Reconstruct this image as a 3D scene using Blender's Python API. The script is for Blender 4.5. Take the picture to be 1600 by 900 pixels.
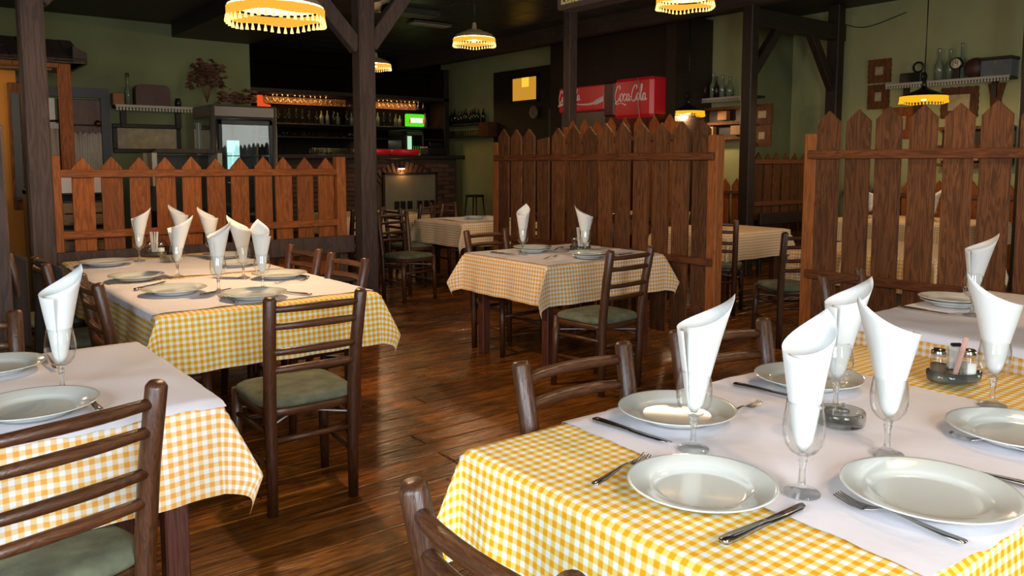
import bpy, math, random
from mathutils import Vector, Matrix
for o in list(bpy.data.objects): bpy.data.objects.remove(o)
S = bpy.context.scene
COL = S.collection
R = math.radians
random.seed(7)

# ------------------------------------------------------------------ camera
cd = bpy.data.cameras.new('camera'); cam = bpy.data.objects.new('camera', cd); COL.objects.link(cam)
cd.sensor_width = 36; cd.lens = 1240 / 1600 * 36; cd.shift_y = -77 / 1600; cd.clip_start = .02
PITCH = math.atan(118 / 1240); YAW = R(52.1)
cam.location = (0, 0, 1.42)
cam.rotation_euler = (R(90) - PITCH, 0, YAW - R(90))
S.camera = cam
# ------------------------------------------------------------------ world, exposure, daylight
w = bpy.data.worlds.new('world'); S.world = w; w.use_nodes = True
w.node_tree.nodes['Background'].inputs[0].default_value = (.75, .87, 1, 1)
w.node_tree.nodes['Background'].inputs[1].default_value = 1.0
S.view_settings.view_transform = 'Standard'; S.view_settings.look = 'None'
S.view_settings.gamma = 1; S.view_settings.use_curve_mapping = False
S.view_settings.exposure = 0.22

def area(name, loc, rot, sx, sy, power, col):
    l = bpy.data.lights.new(name, 'AREA'); l.shape = 'RECTANGLE'; l.size = sx; l.size_y = sy
    l.energy = power; l.color = col
    o = bpy.data.objects.new(name, l); COL.objects.link(o); o.location = loc; o.rotation_euler = rot; return o
def point(name, loc, power, col, r=.04):
    l = bpy.data.lights.new(name, 'POINT'); l.energy = power; l.color = col; l.shadow_soft_size = r
    o = bpy.data.objects.new(name, l); COL.objects.link(o); o.location = loc; return o
WARM = (1, .66, .36)
# daylight entering through the three windows in the walls behind the camera
area('window_daylight', (.1, -1.62, 1.65), (R(84), 0, 0), 1.2, 1.5, 125, (.82, .91, 1))
area('window_daylight', (-1.42, .3, 1.6), (R(88), 0, R(-90)), 1.5, 1.4, 90, (.76, .87, 1))
area('window_daylight', (6.4, -1.62, 1.8), (R(88), 0, 0), 2.6, 1.5, 55, (1, .93, .82))

# ------------------------------------------------------------------ mesh helpers
class MB:
    def __init__(s): s.v = []; s.f = []; s.uv = None; s.sm = []
    def add(s, vs, fs, smooth=False):
        b = len(s.v); s.v += [tuple(v) for v in vs]; s.f += [tuple(i + b for i in f) for f in fs]; s.sm += [smooth] * len(fs); return s
    def box(s, a, b, m=None):
        x0, y0, z0 = a; x1, y1, z1 = b
        vs = [Vector(p) for p in ((x0,y0,z0),(x1,y0,z0),(x1,y1,z0),(x0,y1,z0),(x0,y0,z1),(x1,y0,z1),(x1,y1,z1),(x0,y1,z1))]
        if m: vs = [m @ v for v in vs]
        return s.add(vs, [(0,3,2,1),(4,5,6,7),(0,1,5,4),(1,2,6,5),(2,3,7,6),(3,0,4,7)])
    def bbox(s, a, b, r=.006, m=None):           # box with chamfered edges
        x0,y0,z0 = a; x1,y1,z1 = b; vs = []; idx = {}
        c = [(x0,x1),(y0,y1),(z0,z1)]
        for ix in (0,1):
            for iy in (0,1):
                for iz in (0,1):
                    for ax in range(3):
                        p = []
                        for k,i in enumerate((ix,iy,iz)):
                            q = c[k][i]
                            if k != ax: q += r if i == 0 else -r
                            p.append(q)
                        idx[(ix,iy,iz,ax)] = len(vs); vs.append(m @ Vector(p) if m else Vector(p))
        g = lambda *k: idx[k]
        fs = [(g(0,0,0,0),g(0,0,1,0),g(0,1,1,0),g(0,1,0,0)),(g(1,0,0,0),g(1,1,0,0),g(1,1,1,0),g(1,0,1,0)),
              (g(0,0,0,1),g(1,0,0,1),g(1,0,1,1),g(0,0,1,1)),(g(0,1,0,1),g(0,1,1,1),g(1,1,1,1),g(1,1,0,1)),
              (g(0,0,0,2),g(0,1,0,2),g(1,1,0,2),g(1,0,0,2)),(g(0,0,1,2),g(1,0,1,2),g(1,1,1,2),g(0,1,1,2))]
        for i in (0,1):
            for j in (0,1):
                fs.append((g(0,i,j,1),g(1,i,j,1),g(1,i,j,2),g(0,i,j,2)))
                fs.append((g(i,0,j,0),g(i,1,j,0),g(i,1,j,2),g(i,0,j,2)))
                fs.append((g(i,j,0,0),g(i,j,1,0),g(i,j,1,1),g(i,j,0,1)))
        for i in (0,1):
            for j in (0,1):
                for k in (0,1): fs.append((g(i,j,k,0),g(i,j,k,1),g(i,j,k,2)))
        return s.add(vs, fs)
    def lathe(s, prof, n=24, m=None, cap0=False, cap1=False, sx=1, sy=1):
        vs = []
        for r, z in prof:
            for k in range(n):
                a = 2*math.pi*k/n; v = Vector((r*math.cos(a)*sx, r*math.sin(a)*sy, z)); vs.append(m @ v if m else v)
        fs = []
        for i in range(len(prof)-1):
            for k in range(n):
                k2 = (k+1) % n; fs.append((i*n+k, i*n+k2, (i+1)*n+k2, (i+1)*n+k))
        if cap0: fs.append(tuple(range(n-1, -1, -1)))
        if cap1: fs.append(tuple((len(prof)-1)*n+k for k in range(n)))
        return s.add(vs, fs, True)
    def tube(s, pts, rad, n=10, cap=True):
        pts = [Vector(p) for p in pts]
        if not isinstance(rad, (list, tuple)): rad = [rad]*len(pts)
        vs = []; ref = None
        for i, p in enumerate(pts):
            t = (pts[min(i+1,len(pts)-1)] - pts[max(i-1,0)]).normalized()
            if ref is None: ref = Vector((1,0,0)) if abs(t.x) < .8 else Vector((0,1,0))
            u = (ref - t*ref.dot(t)).normalized(); ref = u; v = t.cross(u)
            for k in range(n):
                a = 2*math.pi*k/n; vs.append(p + (u*math.cos(a) + v*math.sin(a))*rad[i])
        fs = []
        for i in range(len(pts)-1):
            for k in range(n):
                k2 = (k+1)%n; fs.append((i*n+k, i*n+k2, (i+1)*n+k2, (i+1)*n+k))
        if cap: fs.append(tuple(range(n-1,-1,-1))); fs.append(tuple((len(pts)-1)*n+k for k in range(n)))
        return s.add(vs, fs, True)
    def prism(s, poly, d0, d1, m=None):          # polygon (x,z) extruded in y
        n = len(poly)
        vs = [Vector((x, d0, z)) for x, z in poly] + [Vector((x, d1, z)) for x, z in poly]
        if m: vs = [m @ v for v in vs]
        fs = [tuple(range(n)), tuple(range(2*n-1, n-1, -1))] + [(i, n+i, n+(i+1)%n, (i+1)%n) for i in range(n)]
        return s.add(vs, fs)
    def mesh(s, name):
        me = bpy.data.meshes.new(name); me.from_pydata(s.v, [], s.f)
        me.polygons.foreach_set('use_smooth', s.sm)
        if s.uv:
            l = me.uv_layers.new(name='UVMap'); vi = [0]*len(me.loops); me.loops.foreach_get('vertex_index', vi)
            flat = []
            for i in vi: flat += list(s.uv[i])
            l.data.foreach_set('uv', flat)
        me.update(); return me
def link(name, me, mat=None, parent=None, loc=None, rot=None, scale=None):
    if mat and not me.materials: me.materials.append(mat)
    o = bpy.data.objects.new(name, me); COL.objects.link(o)
    if parent: o.parent = parent
    if loc: o.location = loc
    if rot: o.rotation_euler = rot
    if scale: o.scale = scale
    return o
def part(name, mb, mat, parent, **k): return link(name, mb.mesh(name), mat, parent, **k)
def tag(o, label=None, cat=None, group=None, kind=None):
    if label: o['label'] = label
    if cat: o['category'] = cat
    if group: o['group'] = group
    if kind: o['kind'] = kind
    return o
def thing(name, label, cat, loc=(0,0,0), rz=0, group=None):
    o = bpy.data.objects.new(name, None); COL.objects.link(o); o.empty_display_size = .1
    o.location = loc; o.rotation_euler = (0,0,rz); return tag(o, label, cat, group)
KIDS = {}
def kids(o):
    return [c for c in COL.objects if c.parent == o]
def dup(root, loc, rz, label, group=None):
    if root.name not in KIDS: KIDS[root.name] = [(c, kids(c)) for c in kids(root)]
    r = root.copy(); COL.objects.link(r); r.location = loc; r.rotation_euler = (0,0,rz) if not isinstance(rz, tuple) else rz
    if label: r['label'] = label
    if group: r['group'] = group
    for c, gs in KIDS[root.name]:
        d = c.copy(); COL.objects.link(d); d.parent = r
        for g in gs:
            h = g.copy(); COL.objects.link(h); h.parent = d
    return r
def struct(name, mb, mat, parent=None):
    o = part(name, mb, mat, parent)
    if parent is None: o['kind'] = 'structure'
    return o
T = Matrix.Translation
def RZ(a): return Matrix.Rotation(a, 4, 'Z')
def RX(a): return Matrix.Rotation(a, 4, 'X')
def RY(a): return Matrix.Rotation(a, 4, 'Y')

# ------------------------------------------------------------------ materials
MATS = {}
def newmat(name):
    m = bpy.data.materials.new(name); m.use_nodes = True; nt = m.node_tree
    b = nt.nodes['Principled BSDF']; MATS[name] = m; return m, nt, b
def nd(nt, t, **k):
    n = nt.nodes.new(t)
    for a, v in k.items(): setattr(n, a, v)
    return n
def plain(name, col, rough=.5, metal=0, spec=.5, var=0, nscale=8, bump=0, coat=0, emit=None, es=0, trans=0):
    m, nt, b = newmat(name); L = nt.links.new
    b.inputs['Base Color'].default_value = (*col, 1); b.inputs['Roughness'].default_value = rough
    b.inputs['Metallic'].default_value = metal; b.inputs['Specular IOR Level'].default_value = spec
    b.inputs['Coat Weight'].default_value = coat
    if emit: b.inputs['Emission Color'].default_value = (*emit, 1); b.inputs['Emission Strength'].default_value = es
    if trans: b.inputs['Transmission Weight'].default_value = trans
    if var or bump:
        tc = nd(nt, 'ShaderNodeTexCoord'); no = nd(nt, 'ShaderNodeTexNoise'); no.inputs['Scale'].default_value = nscale
        no.inputs['Detail'].default_value = 5; L(tc.outputs['Object'], no.inputs['Vector'])
        if var:
            mx = nd(nt, 'ShaderNodeMix', data_type='RGBA'); mx.inputs[6].default_value = (*[c*(1-var) for c in col], 1)
            mx.inputs[7].default_value = (*[min(1,c*(1+var)) for c in col], 1)
            L(no.outputs[0], mx.inputs[0]); L(mx.outputs[2], b.inputs['Base Color'])
        if bump:
            bp = nd(nt, 'ShaderNodeBump'); bp.inputs['Strength'].default_value = bump; bp.inputs['Distance'].default_value = .01
            L(no.outputs[0], bp.inputs['Height']); L(bp.outputs[0], b.inputs['Normal'])
    return m
def wood(name, c1, c2, rough=.5, axis='z', scale=1, rnd=.25, bump=.25, knots=True, spec=.5, coat=0):
    m, nt, b = newmat(name); L = nt.links.new
    tc = nd(nt, 'ShaderNodeTexCoord'); oi = nd(nt, 'ShaderNodeObjectInfo')
    mul = nd(nt, 'ShaderNodeVectorMath', operation='SCALE'); mul.inputs[0].default_value = (17, 31, 23); L(oi.outputs['Random'], mul.inputs['Scale'])
    ad = nd(nt, 'ShaderNodeVectorMath', operation='ADD'); L(tc.outputs['Object'], ad.inputs[0]); L(mul.outputs[0], ad.inputs[1])
    mp = nd(nt, 'ShaderNodeMapping'); s = {'x': (1.2, 14, 14), 'y': (14, 1.2, 14), 'z': (14, 14, 1.2)}[axis]
    mp.inputs['Scale'].default_value = tuple(q*scale for q in s); L(ad.outputs[0], mp.inputs['Vector'])
    n1 = nd(nt, 'ShaderNodeTexNoise'); n1.inputs['Scale'].default_value = 1.6; n1.inputs['Detail'].default_value = 4; n1.inputs['Distortion'].default_value = 1.2
    L(mp.outputs[0], n1.inputs['Vector'])
    n2 = nd(nt, 'ShaderNodeTexNoise'); n2.inputs['Scale'].default_value = 7; n2.inputs['Detail'].default_value = 6; L(mp.outputs[0], n2.inputs['Vector'])
    wv = nd(nt, 'ShaderNodeMath', operation='SINE'); m1 = nd(nt, 'ShaderNodeMath', operation='MULTIPLY'); m1.inputs[1].default_value = 38
    L(n1.outputs[0], m1.inputs[0]); L(m1.outputs[0], wv.inputs[0])
    a1 = nd(nt, 'ShaderNodeMath', operation='MULTIPLY_ADD'); a1.inputs[1].default_value = .22; a1.inputs[2].default_value = .2; L(wv.outputs[0], a1.inputs[0])
    a2 = nd(nt, 'ShaderNodeMath', operation='MULTIPLY_ADD'); a2.inputs[1].default_value = .6; L(n2.outputs[0], a2.inputs[0]); L(a1.outputs[0], a2.inputs[2])
    a2.use_clamp = True
    mx = nd(nt, 'ShaderNodeMix', data_type='RGBA'); mx.inputs[6].default_value = (*c1, 1); mx.inputs[7].default_value = (*c2, 1); L(a2.outputs[0], mx.inputs[0])
    hs = nd(nt, 'ShaderNodeHueSaturation'); mr = nd(nt, 'ShaderNodeMapRange'); mr.inputs[3].default_value = 1-rnd; mr.inputs[4].default_value = 1+rnd
    L(oi.outputs['Random'], mr.inputs[0]); L(mr.outputs[0], hs.inputs['Value']); L(mx.outputs[2], hs.inputs['Color']); L(hs.outputs[0], b.inputs['Base Color'])
    r1 = nd(nt, 'ShaderNodeMapRange'); r1.inputs[3].default_value = rough-.08; r1.inputs[4].default_value = rough+.2; L(n2.outputs[0], r1.inputs[0]); L(r1.outputs[0], b.inputs['Roughness'])
    bp = nd(nt, 'ShaderNodeBump'); bp.inputs['Strength'].default_value = bump; bp.inputs['Distance'].default_value = .004; L(a2.outputs[0], bp.inputs['Height']); L(bp.outputs[0], b.inputs['Normal'])
    b.inputs['Specular IOR Level'].default_value = spec; b.inputs['Coat Weight'].default_value = coat
    return m
def gingham(name, cfull, cmid, cwhite, p=.027):
    m, nt, b = newmat(name); L = nt.links.new
    tc = nd(nt, 'ShaderNodeTexCoord'); sp = nd(nt, 'ShaderNodeSeparateXYZ'); L(tc.outputs['UV'], sp.inputs[0])
    outs = []
    for i in (0, 1):
        d = nd(nt, 'ShaderNodeMath', operation='MULTIPLY'); d.inputs[1].default_value = 2*math.pi/p; L(sp.outputs[i], d.inputs[0])
        s = nd(nt, 'ShaderNodeMath', operation='SINE'); L(d.outputs[0], s.inputs[0])
        q = nd(nt, 'ShaderNodeMath', operation='MULTIPLY_ADD'); q.inputs[1].default_value = 3; q.inputs[2].default_value = .5; q.use_clamp = True
        L(s.outputs[0], q.inputs[0]); outs.append(q)
    mid = nd(nt, 'ShaderNodeMix', data_type='RGBA'); mid.inputs[6].default_value = (*cwhite, 1); mid.inputs[7].default_value = (*cmid, 1); L(outs[0].outputs[0], mid.inputs[0])
    mid2 = nd(nt, 'ShaderNodeMix', data_type='RGBA'); mid2.inputs[6].default_value = (*cmid, 1); mid2.inputs[7].default_value = (*cfull, 1); L(outs[0].outputs[0], mid2.inputs[0])
    fin = nd(nt, 'ShaderNodeMix', data_type='RGBA'); L(mid.outputs[2], fin.inputs[6]); L(mid2.outputs[2], fin.inputs[7]); L(outs[1].outputs[0], fin.inputs[0])
    L(fin.outputs[2], b.inputs['Base Color']); b.inputs['Roughness'].default_value = .8; b.inputs['Specular IOR Level'].default_value = .2
    no = nd(nt, 'ShaderNodeTexNoise'); no.inputs['Scale'].default_value = 9; no.inputs['Detail'].default_value = 3; L(tc.outputs['Object'], no.inputs['Vector'])
    bp = nd(nt, 'ShaderNodeBump'); bp.inputs['Strength'].default_value = .25; bp.inputs['Distance'].default_value = .01; L(no.outputs[0], bp.inputs['Height']); L(bp.outputs[0], b.inputs['Normal'])
    return m
def thinglass(name, tint=(1,1,1), refl=1.0):
    m = bpy.data.materials.new(name); m.use_nodes = True; nt = m.node_tree; nt.nodes.clear(); L = nt.links.new
    out = nd(nt, 'ShaderNodeOutputMaterial'); mx = nd(nt, 'ShaderNodeMixShader'); tr = nd(nt, 'ShaderNodeBsdfTransparent'); gl = nd(nt, 'ShaderNodeBsdfGlossy')
    gl.inputs['Roughness'].default_value = .02; gl.inputs[0].default_value = (1,1,1,1)
    fr = nd(nt, 'ShaderNodeLayerWeight'); fr.inputs[0].default_value = .5
    pw = nd(nt, 'ShaderNodeMath', operation='POWER'); pw.inputs[1].default_value = 3.5; L(fr.outputs['Facing'], pw.inputs[0])
    mu = nd(nt, 'ShaderNodeMath', operation='MULTIPLY_ADD'); mu.inputs[1].default_value = .75*refl; mu.inputs[2].default_value = .035; mu.use_clamp = True
    L(pw.outputs[0], mu.inputs[0])
    p2 = nd(nt, 'ShaderNodeMath', operation='POWER'); p2.inputs[1].default_value = 7.0; L(fr.outputs['Facing'], p2.inputs[0])
    cm = nd(nt, 'ShaderNodeMix', data_type='RGBA'); cm.inputs[6].default_value = (*tint, 1); cm.inputs[7].default_value = (*[c*.3 for c in tint], 1)
    L(p2.outputs[0], cm.inputs[0]); L(cm.outputs[2], tr.inputs[0]); L(mu.outputs[0], mx.inputs[0]); L(tr.outputs[0], mx.inputs[1]); L(gl.outputs[0], mx.inputs[2]); L(mx.outputs[0], out.inputs[0])
    MATS[name] = m; return m
def emis(name, col, s):
    m = bpy.data.materials.new(name); m.use_nodes = True; nt = m.node_tree; nt.nodes.clear()
    out = nd(nt, 'ShaderNodeOutputMaterial'); e = nd(nt, 'ShaderNodeEmission'); e.inputs[0].default_value = (*col, 1); e.inputs[1].default_value = s
    nt.links.new(e.outputs[0], out.inputs[0]); return m

M_chair = wood('dark turned wood', (.024, .0085, .004), (.105, .037, .014), .30, 'z', 2.6, .2, .15)
M_rung = wood('dark rung wood', (.026, .009, .004), (.12, .042, .015), .30, 'x', 2.6, .2, .15)
M_fence = wood('stained picket', (.10, .026, .005), (.36, .105, .022), .6, 'z', 1, .22, .2, spec=.25)
M_fence2 = wood('brown picket', (.026, .010, .004), (.185, .068, .022), .6, 'z', 1, .32, .3, spec=.25)
M_rail = wood('stained rail', (.095, .025, .005), (.34, .10, .020), .55, 'x', 1, .1, .2, spec=.25)
M_rail2 = wood('brown rail', (.050, .016, .006), (.19, .064, .020), .45, 'y', 1, .1, .3)
M_rail3 = wood('dark stained rail', (.040, .012, .004), (.19, .060, .018), .55, 'x', 1, .1, .2, spec=.25)
M_post = wood('orange post', (.12, .034, .008), (.36, .12, .030), .55, 'z', 1, .1, .2, spec=.25)
M_beam = wood('old dark beam', (.022, .014, .012), (.085, .052, .042), .7, 'z', .7, .1, .5)
M_beamh = wood('old dark beam lying', (.018, .011, .009), (.07, .042, .03), .7, 'y', .7, .1, .5)
M_dark = wood('blackish wood', (.008, .005, .004), (.028, .016, .011), .5, 'x', .7, .1, .3)
M_leg = wood('reddish table leg', (.045, .013, .008), (.14, .04, .022), .4, 'z', 1, .1, .2)
M_table = plain('table board', (.12, .06, .03), .6)
M_plank = wood('floor plank', (.034, .010, .002), (.42, .142, .018), .2, 'x', .5, .35, .25, spec=.5)
_nt = M_plank.node_tree; _hs = [q for q in _nt.nodes if q.type=='HUE_SAT'][0]; _b = _nt.nodes['Principled BSDF']
_g = nd(_nt,'ShaderNodeNewGeometry'); _n = nd(_nt,'ShaderNodeTexNoise'); _n.inputs['Scale'].default_value = 1.7; _n.inputs['Detail'].default_value = 6; _n.inputs['Roughness'].default_value = .65
_nt.links.new(_g.outputs['Position'],_n.inputs['Vector']); _r = nd(_nt,'ShaderNodeMapRange'); _r.inputs[1].default_value=.35; _r.inputs[2].default_value=.65; _r.inputs[3].default_value=.35; _r.inputs[4].default_value=1.15
_nt.links.new(_n.outputs[0],_r.inputs[0]); _m = nd(_nt,'ShaderNodeVectorMath',operation='SCALE'); _nt.links.new(_hs.outputs[0],_m.inputs[0]); _nt.links.new(_r.outputs[0],_m.inputs['Scale']); _nt.links.new(_m.outputs[0],_b.inputs['Base Color'])
M_gap = plain('floor underlay', (.02, .009, .004), .6)
M_wall = plain('green plaster', (.155, .185, .085), .85, var=.15, nscale=3, bump=.15)
M_wall2 = plain('pale green plaster', (.33, .35, .17), .85, var=.13, nscale=2.5, bump=.15)
M_ceil = plain('dark ceiling board', (.022, .019, .015), .55, var=.3, nscale=4)
M_tile = plain('ceiling tile', (.045, .055, .045), .35, var=.3, nscale=9, bump=.1)
M_orange = plain('ochre plaster', (.42, .17, .025), .85, var=.15, nscale=5, bump=.1)
M_white = plain('white overlay cloth', (.76, .73, .77), .85, spec=.15, bump=.35, nscale=6)
M_napkin = plain('paper napkin', (.70, .70, .67), .85, spec=.15, bump=.1, nscale=30)
M_ging = gingham('yellow gingham', (.80, .36, .008), (.82, .60, .17), (.82, .82, .84))
M_ging2 = gingham('orange gingham', (.78, .36, .07), (.80, .58, .30), (.80, .78, .78))
M_plate = plain('porcelain', (.60, .62, .57), .12, spec=.6, coat=.4)
M_steel = plain('cutlery steel', (.42, .40, .38), .22, 1)
M_wire = plain('galvanised wire', (.62,.62,.60), .5, .3)
M_void = plain('matt black board', (.006,.005,.004), .95, spec=.05)
M_chrome = plain('chrome', (.6, .6, .6), .15, 1)
M_cush = plain('olive cushion fabric', (.12, .13, .08), .9, var=.85, nscale=15, bump=.5)
M_glass = thinglass('drinking glass', (.985, .99, .985), 1.3)
M_hang = thinglass('rack glass', (.9,.9,.88), 2.6)
M_cold = thinglass('cabinet glass', (.75, .85, .85), 1.6)
m, nt, b = newmat('solid glass'); b.inputs['Base Color'].default_value = (.95,.97,.96,1); b.inputs['Roughness'].default_value = .02; b.inputs['Transmission Weight'].default_value = 1; b.inputs['IOR'].default_value = 1.5
M_solid = m
_o = nt.nodes['Material Output']; _mx = nd(nt,'ShaderNodeMixShader'); _tr = nd(nt,'ShaderNodeBsdfTransparent'); _mx.inputs[0].default_value=.35
nt.links.new(b.outputs[0],_mx.inputs[1]); nt.links.new(_tr.outputs[0],_mx.inputs[2]); nt.links.new(_mx.outputs[0],_o.inputs[0])
M_ash = thinglass('smoky ashtray glass', (.74,.76,.75), 1.2)
m, nt, b = newmat('smoky glass'); b.inputs['Base Color'].default_value = (.45,.5,.48,1); b.inputs['Roughness'].default_value = .03; b.inputs['Transmission Weight'].default_value = .9; b.inputs['IOR'].default_value = 1.5
M_smoke = m
M_bottle = plain('dark bottle glass', (.012, .018, .01), .08, spec=.8)
M_bottle2 = plain('pale old glass', (.16, .20, .14), .1, spec=.8)
M_salt = plain('salt', (.8,.8,.76), .8); M_pepper = plain('pepper', (.14,.09,.05), .9)
M_pink = plain('pink paper', (.75,.42,.38), .7, var=.3, nscale=80)
M_black = plain('black', (.008,.008,.008), .35)
M_shade = plain('lamp shade cream enamel', (.30,.27,.20), .5, emit=(1,.5,.15), es=.02)
M_fringe = emis('lit fringe', (1, .43, .045), 1.0)
M_tassel = emis('lit tassel', (1, .66, .24), 1.5)
M_fringe2 = emis('lit yellow fringe', (1, .46, .015), .95)
M_bulb = emis('bulb', (1, .75, .4), 14)
M_lace = plain('lace', (.42,.40,.33), .9)
M_grey = plain('brushed grey', (.17,.155,.13), .4, .6)
M_brick = wood('brick', (.07,.032,.018), (.17,.082,.045), .8, 'x', 1, .3, .4)
M_mortar = plain('mortar', (.055,.04,.028), .95)
M_red = plain('red sign', (.42, .012, .016), .35, emit=(.8,.02,.03), es=.10)
M_redd = plain('dark red panel', (.10,.008,.008), .4)
M_letter = plain('cream lettering', (.62,.50,.42), .5, emit=(.9,.7,.6), es=.08)
M_art = plain('picture print', (.35,.29,.17), .6, var=.5, nscale=14)
M_leaf = plain('dried leaves', (.10,.042,.022), .8, var=.4, nscale=20)
M_maroon = plain('maroon leather', (.06,.022,.018), .5, var=.3, nscale=10)
M_blue = plain('blue painted chest', (.10,.12,.14), .6, var=.3, nscale=8)
M_rust = plain('rust wood', (.26,.09,.025), .6, var=.3, nscale=12)
M_brass = plain('brass', (.65,.45,.12), .25, 1)
M_ltwood = wood('crate wood', (.16,.085,.035), (.36,.22,.11), .6, 'x', 1, .25, .2)
M_curtain = plain('net curtain', (.50,.44,.36), .9, var=.15, nscale=20)
M_doorblue = plain('blue grey paint', (.035,.045,.055), .5)
M_coat = plain('dark brown cloth', (.028,.018,.013), .9, var=.3, nscale=15)

# ------------------------------------------------------------------ setting
CEIL = 3.6
fl = struct('floor', MB().box((-2.6,-1.8,-.06),(11,15.3,-.022)), M_gap)
rows = [(-.4 + .145*i) for i in range(62)]
pm = {}
cnt = 0
for i, y in enumerate(rows):
    x = -1.0 - random.random()*2.0
    xmax = 3 + y*.9 if y < 5 else 8.6
    xmax = min(8.6, max(4.5, xmax))
    while x < xmax and cnt < 298:
        ln = random.choice((1.6, 2.3, 3.1))
        if x + ln > -.5:
            if ln not in pm: pm[ln] = MB().bbox((0,0,-.022),(ln-.004,.139,0), .004).mesh('plank'); pm[ln].materials.append(M_plank)
            link('plank', pm[ln], None, fl, loc=(x, y, random.uniform(-.0015,.0015))); cnt += 1
        x += ln
# boards under the rest of the hall, too far or hidden to be told apart
rest = MB()
y = rows[-1] + .145
while y < 15.2:
    rest.box((-2.5,y,-.022),(10.9,y+.139,-.001)); y += .145
for yy in rows: rest.box((8.7+.0,yy,-.022),(10.9,yy+.139,-.006))
o = part('far_plank', rest, M_plank, fl); o['kind'] = 'stuff'

def wallbox(name, a, b, mat): return struct(name, MB().box(a, b), mat)
wallbox('wall_left', (-2.6,10.2,0),(3.69,10.3,CEIL), M_wall)
wallbox('wall_bar_side', (3.6,10.3,0),(3.69,15.1,CEIL), M_wall)
wallbox('wall_back', (3.6,15.1,0),(9.93,15.2,CEIL), M_wall)
wallbox('wall_right', (9.83,6.99,0),(9.93,15.1,CEIL), M_wall2)
wallbox('wall_return', (9.93,6.99,0),(10.9,7.09,CEIL), M_wall)  # shaded face of the step, its shade put into the darker plaster colour
wallbox('wall_right_near', (10.8,-1.8,0),(10.9,6.99,CEIL), M_wall2)
def wall_with_hole(name, along, pos, lo, hi, holes, mat):
    mb = MB(); cur = lo; th = .1 if pos > 0 else -.1
    def bx(a0,a1,z0,z1):
        if along == 'x': mb.box((a0,pos-.1,z0),(a1,pos,z1))
        else: mb.box((pos-.1,a0,z0),(pos,a1,z1))
    for h0,h1,z0,z1 in holes:
        bx(cur,h0,0,CEIL); bx(h0,h1,0,z0); bx(h0,h1,z1,CEIL); cur = h1
    bx(cur,hi,0,CEIL); return struct(name, mb, mat)
wall_with_hole('wall_front','x',-1.7,-1.6,10.9,[(-.8,1.0,.8,2.5),(5,7.8,1,2.6)],M_wall)
wall_with_hole('wall_side','y',-1.5,-1.7,4.0,[(-.5,1.1,.85,2.35)],M_wall)
wallbox('wall_side_far', (-2.6,4.0,0),(-2.5,10.2,CEIL), M_wall)
wallbox('wall_side_step', (-2.5,3.95,0),(-1.6,4.05,CEIL), M_wall)
def window(name, along, pos, a0, a1, z0, z1):
    mb = MB(); c = (a0+a1)/2
    for p,q,r_,s_ in ((a0,a0+.06,z0,z1),(a1-.06,a1,z0,z1),(a0,a1,z0,z0+.06),(a0,a1,z1-.06,z1),(c-.03,c+.03,z0,z1)):
        if along=='x': mb.box((p,pos-.09,r_),(q,pos-.03,s_))
        else: mb.box((pos-.09,p,r_),(pos-.03,q,s_))
    f = struct(name, mb, M_ltwood); g = MB()
    if along=='x': g.box((a0,pos-.065,z0),(a1,pos-.06,z1))
    else: g.box((pos-.065,a0,z0),(pos-.06,a1,z1))
    part('pane', g, M_cold, f)
window('window_1','x',-1.7,-.8,1.0,.8,2.5); window('window_2','x',-1.7,5,7.8,1,2.6); window('window_3','y',-1.5,-.5,1.1,.85,2.35)
cl = wallbox('ceiling', (-2.6,-1.8,CEIL),(11,15.3,CEIL+.1), M_ceil)
# low ceiling over the left bay and the boxed step at its edge
wallbox('ceiling_low', (-2.5,6.6,3.08),(2.75,10.2,CEIL), M_ceil)
wallbox('ceiling_step', (2.75,6.6,2.93),(3.69,10.2,CEIL), M_ceil)
tl = MB().bbox((0,0,0),(.588,.588,.02),.006).mesh('ceiling_tile'); tl.materials.append(M_tile)
for i in range(9):
    for j in range(14):
        link('ceiling_tile', tl, None, cl, loc=(3.8+.6*i, 6.7+.6*j, CEIL-.02))
t = thing('ceiling_light','pale flat rectangular ceiling light panel beside the vent','ceiling light',(6.65,10.6,CEIL-.03))
part('housing', MB().bbox((-.35,-.12,-.04),(.35,.12,0),.01), M_grey, t); part('diffuser', MB().box((-.32,-.10,-.046),(.32,.10,-.04)), plain('diffuser',(.5,.52,.48),.4), t)
t = thing('ceiling_vent','grey rectangular ceiling vent box near the bar','vent',(5.9,9.9,CEIL-.02))
part('housing', MB().bbox((-.4,-.15,-.08),(.4,.15,0),.01), M_tile, t)
mb = MB()
for k in range(7): mb.box((-.36,-.12+.035*k,-.09),(.36,-.105+.035*k,-.08))
part('louvre', mb, M_grey, t)
# beams and posts
def timber(name, label, a, b, wd, ht, mat, cat='beam', up=(0,0,1)):
    a = Vector(a); b = Vector(b); d = b-a; L_ = d.length; x = d.normalized(); u = Vector(up); yv = u.cross(x)
    if yv.length < .1: yv = Vector((0,1,0)).cross(x)
    yv.normalize(); z = x.cross(yv); m = Matrix((x,yv,z)).transposed().to_4x4(); m.translation = a
    return MB().bbox((0,-wd/2,-ht/2),(L_,wd/2,ht/2),.008,m)
def post_thing(label, x, y, wd, top, braces, dark=False):
    mat = M_dark if dark else M_beam
    t = thing('timber_post', label, 'post', (x,y,0))
    part('shaft', MB().bbox((-wd/2,-wd/2,0),(wd/2,wd/2,top),.012), mat, t)
    for (dx,dy,z0,z1,ln) in braces:
        part('brace', timber('','',(dx*wd*.35,dy*wd*.35,z0),(dx*ln,dy*ln,z1),.10,.13,mat), mat, t)
    return t
post_thing('tall dark timber post at the left end of the left picket fence', .79, 6.28, .15, 3.3, [(1,0,2.52,3.25,.72)])
post_thing('dark timber post with two braces at the right end of the left fence', 3.34, 6.42, .155, 3.3, [(-1,0,2.42,3.2,.80),(1,0,2.45,3.2,.62)])
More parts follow.
